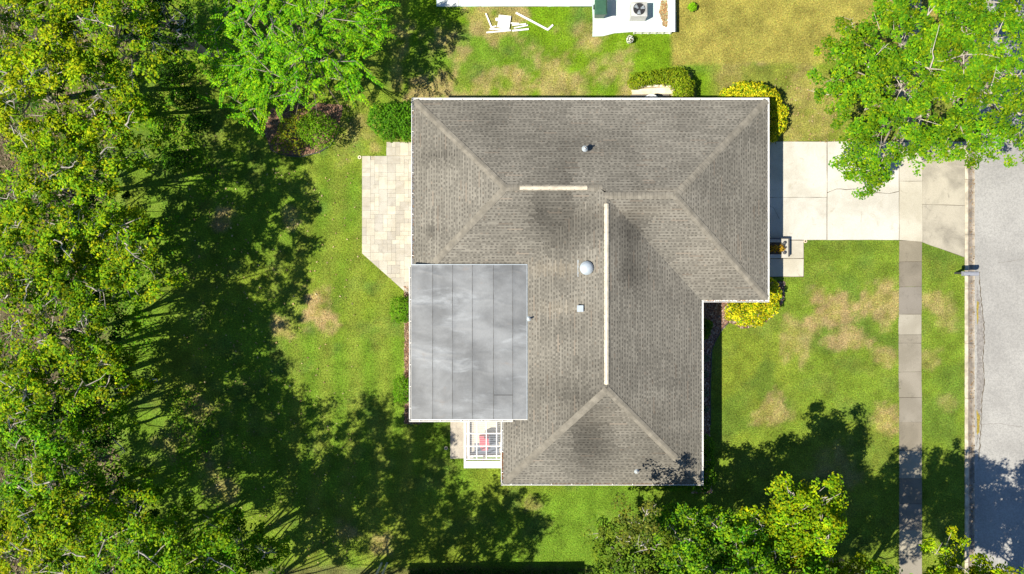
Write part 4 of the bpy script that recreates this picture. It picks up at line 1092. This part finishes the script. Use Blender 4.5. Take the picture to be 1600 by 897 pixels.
shrub('corner_shrub', 'green shrub wrapping the southeast corner of the house', 'shrub', [sph(1105, 700, 15, 1.1, None, 18), sph(1107, 725, 14, 1.1, None, 18), sph(1104, 745, 16, 1.0), sph(1080, 761, 18, .9, None, 9), sph(1055, 762, 18, .8, None, 8), sph(1035, 763, 12, .7, None, 6), sph(1112, 748, 12, .8), sph(1100, 760, 14, .9)], [(.06, .17, .012), (.09, .22, .012), (.13, .24, .012)], 4600, (.08, .15), 209)
shrub('leafy_plant', 'dark leafy plant in the shaded front bed', 'plant', [sph(1103, 515, 10, .7, None, 16), sph(1108, 508, 8, .6)], [(.05, .13, .015), (.07, .16, .015), (.16, .22, .02)], 800, (.08, .15), 210, stems=5)
shrub('fern_clump', 'low bluish plants in the front bed along the wall', 'plant', [sph(1104, 560, 6, .35), sph(1103, 585, 6, .35), sph(1103, 615, 6, .35), sph(1103, 640, 6, .35)], [(.12, .18, .12), (.16, .22, .15)], 500, (.06, .12), 211, stems=4)
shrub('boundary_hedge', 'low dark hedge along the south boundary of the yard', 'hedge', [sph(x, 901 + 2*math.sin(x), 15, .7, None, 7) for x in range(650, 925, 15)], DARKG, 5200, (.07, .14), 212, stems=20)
shrub('leafy_plant', 'small lime green plant beside the white lattice fence', 'plant', [sph(1083, 9, 7, .4)], [(.16, .36, .01), (.2, .4, .01)], 260, (.08, .14), 213, stems=3)
shrub('understorey_bush', 'bright green bush in the gap between the woodland trees', 'bush', [sph(205, 160, 20, 1.2), sph(222, 175, 14, 1.0), sph(240, 195, 14, 1.0)], OAK_G, 1500, (.10, .18), 214)
UG = 'understorey bushes at the wood edge'
for i, (x, y, r, lb) in enumerate(((300, 190, 16, 'dark green bush at the west end of the mulch bed'), (265, 250, 18, 'dark green bush at the lawn edge below the bright understorey bush'), (250, 110, 20, 'dark green bush beside the small dark green tree'), (275, 150, 18, 'dark green bush between the dark green tree and the mulch bed'))):
    shrub('understorey_bush', lb, 'bush', [sph(x, y, r, 1.3), sph(x+r*.8, y-r*.3, r*.7, 1.0)], DARKG + OAK_G[:1], 1100, (.10, .18), 220+i, group=UG)
# weeds over the wood floor: nobody could count them
def weeds():
    rng = np.random.default_rng(9); n = 26000
    x = rng.uniform(-30, -16.2, n); y = rng.uniform(-17, 17, n); k = (fbm(x, y, 2.6, 3, 131) > .52) & (x + (fbm(x, y, 3, 3, 141)-.5)*6 < -17.2); x, y = x[k], y[k]; n = len(x)
    pos = np.stack([x, y, rng.uniform(.03, .35, n)], 1); nr = unit(rng.normal(0, .45, (n, 3)) + np.array((0, 0, 1.)))
    o = arr_mesh('ground_cover', leaf_quads(pos, nr, rng.uniform(.08, .2, n), .5, rng), 4, M['leaf'], pick(OAK_G + BRIGHT[:1], n, rng)); tag(o, 'low weedy ground cover under the woodland trees', 'ground cover', kind='stuff')
weeds()

# ------------------------------------------------------------------ front planter, mailbox and small fittings
c = P(1217, 388, .4); k_ = (H-.4)/H/PPM
pl = empty('planter_box', (c.x, c.y, 0), 'square cream planter box with dark rim beside the front walk', 'planter')
x0, x1 = P(1180, 0, .4).x, P(1232, 0, .4).x; y0, y1 = P(0, 403, .4).y, P(0, 373, .4).y
for r in ((x0, y0, x1, y0+.2), (x0, y1-.2, x1, y1), (x1-.36, y0+.2, x1, y1-.2), (x0, y0+.2, x0+.2, y1-.2)):
    b = MB(); b.box(r[0], r[1], 0, r[2], r[3], .40); b.build('side', M['conc_drive'], pl)
b = MB(); b.box(x0+.2, y0+.2, 0, x1-.36, y1-.2, .33); b.build('soil', M['dirt'], pl)
b = MB(); b.box(x1-.012, y0+.08, .05, x1+.055, y1+.03, .45); b.build('rim', M['post'], pl)
b = MB(); b.box(x0, y1-.012, .05, x1-.013, y1+.04, .45); b.build('rim', M['post'], pl)
for py in (379.5, 395):
    c2 = P(1226, py, .5); b = MB(); b.lathe((c2.x, c2.y, .40), [(.07, 0), (.085, .08), (.09, .12), (.02, .15)], 14); o = b.build('garden_light', M['post']); tag(o, 'small round dark garden light on the planter rim', 'light', 'garden lights on the planter')
shrub('flowering_plant', 'orange and yellow flowering plant in the square planter', 'plant', [sph(1222, 388, 7, .75), sph(1212, 388, 6, .7), sph(1204, 389, 6, .7)], [(.55, .28, .01), (.60, .40, .02), (.10, .07, .02), (.40, .12, .02), (.5, .34, .02)], 420, (.06, .12), 230, stems=6)

mx = P(1492.5, 427)
mb_ = empty('mailbox', (mx.x, mx.y, 0), 'grey mailbox on a dark post beside the kerb', 'mailbox')
b = MB(); b.bar((mx.x, mx.y, -.1), (mx.x, mx.y, 1.0), .10, .10); b.build('post', M['post'], mb_)
b = MB(); b.bar((mx.x-.12, mx.y, .96), (mx.x+.62, mx.y, .96), .12, .07); b.bar((mx.x+.03, mx.y, .6), (mx.x+.4, mx.y, .94), .06, .06); b.build('arm', M['post'], mb_)
def mail_body():
    b = MB(); pr = []; xa, xb = P(1505, 0, 1.15).x, P(1527.5, 0, 1.15).x; yc = P(0, 427.5, 1.15).y
    for i in range(13):
        t = math.pi*i/12; pr.append((math.cos(t)*.12, .13 + math.sin(t)*.12))
    pr += [(-.12, 0), (.12, 0)]; n = len(pr); vs = [(x, yc + a, 1.0 + z) for x in (xa, xb) for a, z in pr]
    b.add(vs, [(i, (i+1) % n, n+(i+1) % n, n+i) for i in range(n)] + [tuple(range(n-1, -1, -1)), tuple(range(n, 2*n))]); o = b.build('box', M['mailbox'], mb_)
    b = MB(); vs = [(x, yc + a*1.06, 1.0 + z*1.04) for x in (xb-.005, xb+.02) for a, z in pr]
    b.add(vs, [(i, (i+1) % n, n+(i+1) % n, n+i) for i in range(n)] + [tuple(range(n-1, -1, -1)), tuple(range(n, 2*n))]); d_ = b.build('door', M['mailbox'], mb_)
    b = MB(); b.box(xb+.02, yc-.03, 1.20, xb+.045, yc+.03, 1.23); b.build('handle', M['post'], d_)
    b = MB(); b.box(xa+.25, yc-.14, 1.1, xa+.29, yc-.122, 1.3); b.build('flag', M['post'], mb_)
mail_body()

SG = 'sprinkler collars in the lawn'
for px, py, lb in ((562, 246, 'white sprinkler collar at the patio corner'), (697, 700, 'white sprinkler collar beside the grey landing slab'), (1258, 377, 'white sprinkler collar where driveway meets front walk')):
    c = P(px, py); o = MB(); root = empty('sprinkler_head', (c.x, c.y, 0), lb, 'sprinkler', SG)
    n = 16; vs = []; fs = []
    for r, z in ((.10, .0), (.10, .05), (.05, .055), (.05, .0)):
        for k in range(n): t = 2*math.pi*k/n; vs.append((c.x + r*math.cos(t), c.y + r*math.sin(t), z))
    for i in range(3):
        for k in range(n): fs.append((i*n+k, i*n+(k+1) % n, (i+1)*n+(k+1) % n, (i+1)*n+k))
    o.add(vs, fs); o.build('collar', M['scallop'], root)
    b = MB(); b.lathe(c, [(.035, 0), (.035, .07), (.02, .075)], 10); b.build('nozzle', M['dark'], root)

# scalloped edging, slab and tub by the north wall
ed = empty('scalloped_edging', (P(1020, 140).x, P(1020, 140).y, 0), 'cream scalloped stone edging enclosing the slab by the north wall', 'edging')
def scallop(px, py, ang):
    c = P(px, py, .2); b = MB(); pr = [(-.17, 0), (.17, 0), (.17, .16)] + [(math.cos(t)*.17, .16 + math.sin(t)*.12) for t in [math.pi*k/8 for k in range(1, 8)]] + [(-.17, .16)]
    n = len(pr); d = Vector((math.cos(ang), math.sin(ang), 0)); s = Vector((-d.y, d.x, 0))*.06; o_ = Vector((c.x, c.y, 0))
    vs = [o_ + d*a + s*g_ + Vector((0, 0, z)) for g_ in (-1, 1) for a, z in pr]
    b.add(vs, [tuple(range(n-1, -1, -1)), tuple(range(n, 2*n))] + [(i, (i+1) % n, n+(i+1) % n, n+i) for i in range(n)]); b.build('edging_stone', M['scallop'], ed)
for k in range(6): scallop(997 + k*9.6, 134.5, random.uniform(-.06, .06))
for k in range(2): scallop(1051.5, 141 + k*10, math.pi/2 + random.uniform(-.08, .08))
b = MB(); b.prism(wobble(PX((986, 141), (1047, 137), (1048, 147), (988, 148)), .02), 0, .12); o = b.build('stone_slab', M['scallop']); tag(o, 'pale stone slab inside the scalloped edging', 'slab')
b = MB(); b.prism(wobble(PX((985, 148.5), (1046, 147.5), (1046, 170), (985, 170)), .02), 0, .06); o = b.build('stone_slab', M['conc_tan']); tag(o, 'tan concrete slab against the north wall', 'slab')
c = P(1018.5, 158, .9)
tubo = empty('white_tub', (c.x, c.y, 0), 'white round tub standing under the north eave', 'tub')
b = MB(); b.lathe((c.x, c.y, .06), [(.30, 0), (.36, .7)], 24); b.build('body', M['white'], tubo)
b = MB(); pts = [(c.x + .38*math.cos(t), c.y + .38*math.sin(t), .8) for t in [2*math.pi*k/28 for k in range(29)]]; b.tube(pts, .045, 8); b.build('rim', M['white'], tubo, True)

# ------------------------------------------------------------------ the neighbouring house and its equipment pad
nb = empty('neighbour_house', (1, 20, 0), 'neighbouring house beyond the white equipment pad and walkway', 'house')
b = MB(); b.box(-3.6, 17.2, -.05, 15, 27, 2.5); b.build('wall', M['stucco'], nb)
xa = -4.2
b = MB(); b.add([(xa, 16.75, 2.62), (15.6, 16.75, 2.62), (15.6, 26, 5.2), (xa, 26, 5.2), (xa, 16.75, 2.5), (15.6, 16.75, 2.5), (15.6, 26, 5.08), (xa, 26, 5.08)], [(0, 1, 2, 3), (7, 6, 5, 4), (4, 5, 1, 0), (5, 6, 2, 1), (6, 7, 3, 2), (7, 4, 0, 3)]); b.build('roof', M['shingle'], nb)
b = MB(); b.box(xa, 16.62, 2.48, 15.6, 16.745, 2.6); b.build('gutter', M['white'], nb)
wk = PX((682, 10.5), (925, 10.5), (925, -30), (682, -30))
b = MB(); b.prism(wk, -.05, .02); nwk = struct('side_walkway', b, M['dirt'])
for k in range(7):
    x0 = wk[0][0] + k*(wk[1][0]-wk[0][0])/7; x1 = wk[0][0] + (k+1)*(wk[1][0]-wk[0][0])/7
    slab([(x0+.004, wk[0][1]), (x1-.004, wk[0][1]), (x1-.004, 17.1), (x0+.004, 17.1)], M['conc_pad'], nwk, .07)
# house to the south, off the lawn
sb = empty('neighbour_house', (-8, -22, 0), 'neighbouring house beyond the southern boundary hedge', 'house')
b = MB(); b.box(-7, -27, -.05, 1.6, -16.8, 2.5); b.build('wall', M['stucco'], sb)
b = MB(); b.add([(-7.5, -16.25, 2.6), (2.3, -16.15, 2.6), (2.3, -27.6, 2.6), (-7.5, -27.6, 2.6), (-2.6, -21.9, 4.2), (-2.4, -21.9, 4.2)], [(0, 1, 5, 4)[::-1], (1, 2, 5)[::-1], (2, 3, 4, 5)[::-1], (3, 0, 4)[::-1], (0, 1, 2, 3)]); b.build('roof', M['shingle'], sb)
for me_o in (sb, nb):
    for ch_ in me_o.children:
        if ch_.data.materials[0] == M['shingle']:
            at = ch_.data.attributes.new('tint', 'FLOAT_COLOR', 'FACE'); a = np.ones((len(ch_.data.polygons), 4), np.float32)*.25; at.data.foreach_set('color', a.ravel())

# low lattice fence round the pad
lf = empty('lattice_fence', (P(1052, 50).x, P(1052, 50).y, 0), 'low white lattice fence round the equipment pad', 'fence')
fx, fy, fz_ = P(1050, 0, .5).x, P(0, 47, .5).y, .5; fxw = P(993, 0, .5).x
b = MB(); b.box(fx-.16, fy-.10, fz_, fx+.16, 17.2, fz_+.04); b.build('cap_rail', M['vinyl'], lf)
b = MB(); b.box(fxw, fy-.10, fz_, fx-.162, fy+.10, fz_+.04); b.build('cap_rail', M['vinyl'], lf)
b = MB(); b.box(fxw, fy-.03, .03, fx+.03, fy+.03, .09); b.build('bottom_rail', M['vinyl'], lf)
for k in range(6):
    x = fxw + (fx-fxw)*k/5; b = MB(); b.box(x-.04, fy-.045, 0, x+.04, fy+.045, fz_); b.build('post', M['vinyl'], lf)
for k in range(5):
    y = fy + .8*(k+1); b = MB(); b.box(fx-.045, y-.04, 0, fx+.045, y+.04, fz_); b.build('post', M['vinyl'], lf)
for k in range(28):
    x = fxw + .02 + k*(fx-fxw-.4)/27
    for sg in (0, 1):
        b = MB(); b.bar((x + sg*.36, fy-.02+sg*.02, .09), (x + (1-sg)*.36, fy-.02+sg*.02, .5), .008, .03); b.build('lattice_strip', M['vinyl'], lf)
b = MB(); b.box(fx-.012, fy+.05, .06, fx+.012, 17.1, fz_); b.build('side_panel', M['vinyl'], lf)

lo = mulch('leaf_litter', PX((1033, 2), (1042, 2), (1042, 42), (1036, 42), (1030, 20)), 500, [(.34, .19, .08), (.26, .15, .07), (.30, .30, .16)], 'brown leaf litter on the white equipment pad inside the lattice fence', (.05, .12), .075); lo['category'] = 'leaf litter'
# wheeled bin
c = P(937, 16, .5)
bn = empty('wheelie_bin', (c.x, c.y, 0), 'green wheeled refuse bin on the white equipment pad', 'bin')
def frus(b, cx, cy, z0, z1, a0, b0, a1, b1):
    b.add([(cx-a0, cy-b0, z0), (cx+a0, cy-b0, z0), (cx+a0, cy+b0, z0), (cx-a0, cy+b0, z0), (cx-a1, cy-b1, z1), (cx+a1, cy-b1, z1), (cx+a1, cy+b1, z1), (cx-a1, cy+b1, z1)], [(3, 2, 1, 0), (4, 5, 6, 7), (0, 1, 5, 4), (1, 2, 6, 5), (2, 3, 7, 6), (3, 0, 4, 7)])
b = MB(); frus(b, c.x, c.y, .12, .98, .25, .30, .31, .40); b.build('body', M['bin'], bn)
b = MB(); frus(b, c.x, c.y, .982, 1.02, .34, .44, .34, .44); frus(b, c.x, c.y, 1.02, 1.09, .33, .42, .26, .33); b.build('lid', M['bin'], bn)
b = MB(); b.tube([(c.x-.27, c.y+.47, .97), (c.x+.27, c.y+.47, .97)], .022, 8); b.build('handle', M['bin'], bn)
for s in (-1, 1): b = MB(); b.tube([(c.x+s*.24, c.y+.3, .2), (c.x+s*.31, c.y+.3, .2)], .13, 14); b.build('wheel', M['dark'], bn)

# air conditioner
c = P(999, 14, .78)
ac = empty('air_conditioner', (c.x, c.y, 0), 'square grey air conditioning unit with round fan grille on the pad', 'air conditioner')
hw, hd, hz_ = .44, .40, .76
b = MB(); b.box(c.x-hw, c.y-hd, .08, c.x+hw, c.y+hd, hz_); b.build('cabinet', M['acmetal'], ac)
for k in range(11):
    z = .16 + k*.05; b = MB(); b.box(c.x-hw+.03, c.y-hd-.012, z, c.x+hw-.03, c.y-hd-.0015, z+.025); b.build('louvre', M['acmetal'], ac)
b = MB(); n = 30; vs = []; fs = []
for i in range(n):
    t = 2*math.pi*i/n; vs.append((c.x + .34*math.cos(t), c.y + .34*math.sin(t), hz_+.045)); 
    m_ = max(abs(math.cos(t))/hw, abs(math.sin(t))/hd)*1.0; vs.append((c.x + math.cos(t)/m_*.995, c.y + math.sin(t)/m_*.995, hz_+.004)); vs.append((c.x + .33*math.cos(t), c.y + .33*math.sin(t), hz_+.004))
for i in range(n): j = (i+1) % n; fs += [(3*i, 3*i+1, 3*j+1, 3*j), (3*i+2, 3*i, 3*j, 3*j+2)]
b.add(vs, fs); b.build('top_shroud', M['acmetal'], ac)
b = MB(); b.lathe((c.x, c.y, hz_), [(.325, .001), (.325, .004)], 28); b.build('fan_well', M['dark'], ac)
fan = None
b = MB()
for k in range(3):
    t = 2*math.pi*k/3 + .4; d = Vector((math.cos(t), math.sin(t), 0)); s = Vector((-d.y, d.x, 0)); o_ = Vector((c.x, c.y, hz_+.018))
    b.add([o_ + d*.05 - s*.03, o_ + d*.28 - s*.11, o_ + d*.29 + s*.10 + Vector((0, 0, .012)), o_ + d*.05 + s*.04 + Vector((0, 0, .01))], [(0, 1, 2, 3)])
fb = b.build('fan', M['vent'], ac)
b = MB()
for r in (.08, .16, .24, .32): b.tube([(c.x + r*math.cos(2*math.pi*k/24), c.y + r*math.sin(2*math.pi*k/24), hz_+.04) for k in range(25)], .006, 4)
for k in range(8): t = math.pi*k/8; b.tube([(c.x - .34*math.cos(t), c.y - .34*math.sin(t), hz_+.042), (c.x + .34*math.cos(t), c.y + .34*math.sin(t), hz_+.042)], .005, 4)
b.build('grille', M['post'], ac)
b = MB(); b.box(c.x-.5, c.y-.46, .03, c.x+.5, c.y+.46, .095); b.build('base', M['conc_pad'], ac)

# white pot of flowers beside the pad
c = P(984, 62, .3)
pot = empty('flower_pot', (c.x, c.y, 0), 'white pot with white flowers on the grass beside the pad', 'plant pot')
b = MB(); b.lathe((c.x, c.y, 0), [(.12, 0), (.19, .32), (.2, .34)], 18); b.build('pot', M['white'], pot)
b = MB(); b.lathe((c.x, c.y, .34), [(.17, 0), (.17, .012)], 16); b.build('soil', M['dirt'], pot)
rng = np.random.default_rng(31); n = 90; d = unit(rng.normal(size=(n, 3))); d[:, 2] = abs(d[:, 2]); pos = np.array((c.x, c.y, .38)) + d*np.array((.2, .2, .16))
arr_mesh('flowers', leaf_quads(pos, unit(d + rng.normal(0, .3, (n, 3))), rng.uniform(.06, .11, n), .8, rng), 4, M['leaf'], pick([(.7, .7, .66), (.75, .74, .7), (.06, .14, .02)], n, rng, .1), pot)

# discarded white pieces on the north lawn
def pipe(pts, label, wd=.075, z=.05, nm='downspout_piece'):
    b = MB(); pp = [P(x, y, z) for x, y in pts]
    for i in range(len(pp)-1):
        d = (pp[i+1]-pp[i]).normalized()*.03; b.bar(pp[i] - (d if i else d*0), pp[i+1] + d*0, wd, .06 + .004*i)
    o = b.build(nm, M['vinyl']); tag(o, label, 'pipe')
pipe([(759, 21), (768, 43), (775.5, 41)], 'bent white gutter pipe left of the white panel on the north lawn')
pipe([(806, 20), (856, 46.5), (864, 39)], 'long white gutter pipe with elbow lying apart on the north lawn', .095)
pipe([(760, 51), (798, 47.5)], 'white gutter pipe lying along the south side of the white panel')
pipe([(800, 48.2), (826, 45.5)], 'short white gutter pipe at the end of the discarded pile', .085)
pipe([(798, 36.2), (811, 36.8)], 'shortest white pipe sticking out from under the white panel', .055)
pipe([(800, 39.5), (822, 37.5)], 'white pipe beside the short one in the discarded pile', .06)
pipe([(803, 44), (825, 39.5)], 'white pipe lying slantwise in the discarded pile', .06)
pipe([(765, 45.4), (794, 46)], 'white pipe tucked under the south edge of the white panel', .06, .03)
q = [P(x, y, .12) for x, y in ((779.5, 23), (798.5, 25), (795.5, 46), (777, 42))]
pn = empty('plastic_panel', (q[0].x, q[0].y, 0), 'square white perforated panel lying on the north lawn', 'panel')
b = MB(); b.prism([(p.x, p.y) for p in q], .085, .12); b.build('sheet', M['vinyl'], pn)
cx_, cy_ = sum(p.x for p in q)/4, sum(p.y for p in q)/4
b = MB()
for i in range(5):
    for j in range(5):
        u, v = (i+.9)/6, (j+.9)/6; p = q[0].lerp(q[1], u).lerp(q[3].lerp(q[2], u), v); b.box(p.x-.025, p.y-.025, .119, p.x+.025, p.y+.025, .123)
b.build('perforations', M['acmetal'], pn)
c = P(776.5, 30, .1); b = MB(); b.lathe((c.x, c.y, .03), [(.09, 0), (.09, .07), (.05, .09)], 12); o = b.build('pipe_coupling', M['vinyl']); tag(o, 'small white pipe coupling beside the white panel', 'coupling')

# pair of pale posts at the southern border and the wire plant basket
pp_ = P(601, 880)
for i, (px, lb) in enumerate(((596.5, 'pale post on the woodland side of the pair at the south border'), (605, 'pale post on the house side of the pair at the south border'))):
    c = P(px, 880); root = empty('marker_post', (c.x, c.y, 0), lb, 'post', 'pair of pale posts')
    b = MB(); b.bar((c.x, c.y, -.1), (c.x, c.y, 2.0), .09, .09); b.build('shaft', M['vent'], root)
    b = MB(); b.lathe((c.x, c.y, 2.0), [(.075, 0), (.075, .03), (.02, .07)], 10); b.build('cap', M['vent'], root)
c = P(969, 882, 1.0)
hb = empty('wire_basket', (c.x, c.y, 0), 'round wire plant basket on a stake among the green trees', 'basket')
b = MB()
for r, z in ((.33, 1.0), (.26, .85), (.15, .74)): b.tube([(c.x + r*math.cos(2*math.pi*k/24), c.y + r*math.sin(2*math.pi*k/24), z) for k in range(25)], .014, 5)
for k in range(8): t = 2*math.pi*k/8; b.tube([(c.x + .33*math.cos(t), c.y + .33*math.sin(t), 1.0), (c.x + .26*math.cos(t), c.y + .26*math.sin(t), .85), (c.x, c.y, .7)], .01, 4)
b.build('wire_frame', m_plain('pink_wire', (.62, .48, .44), .5), hb)
b = MB(); b.tube([(c.x, c.y, -.1), (c.x, c.y, .74)], .02, 6); b.build('stake', M['post'], hb)
shrub('flowering_plant', 'red and orange flowers growing in the wire basket', 'plant', [(c.x+.02, c.y-.12, .95, .22, .2, .12)], [(.5, .09, .02), (.55, .22, .02), (.08, .14, .02)], 130, (.06, .11), 240, stems=2)
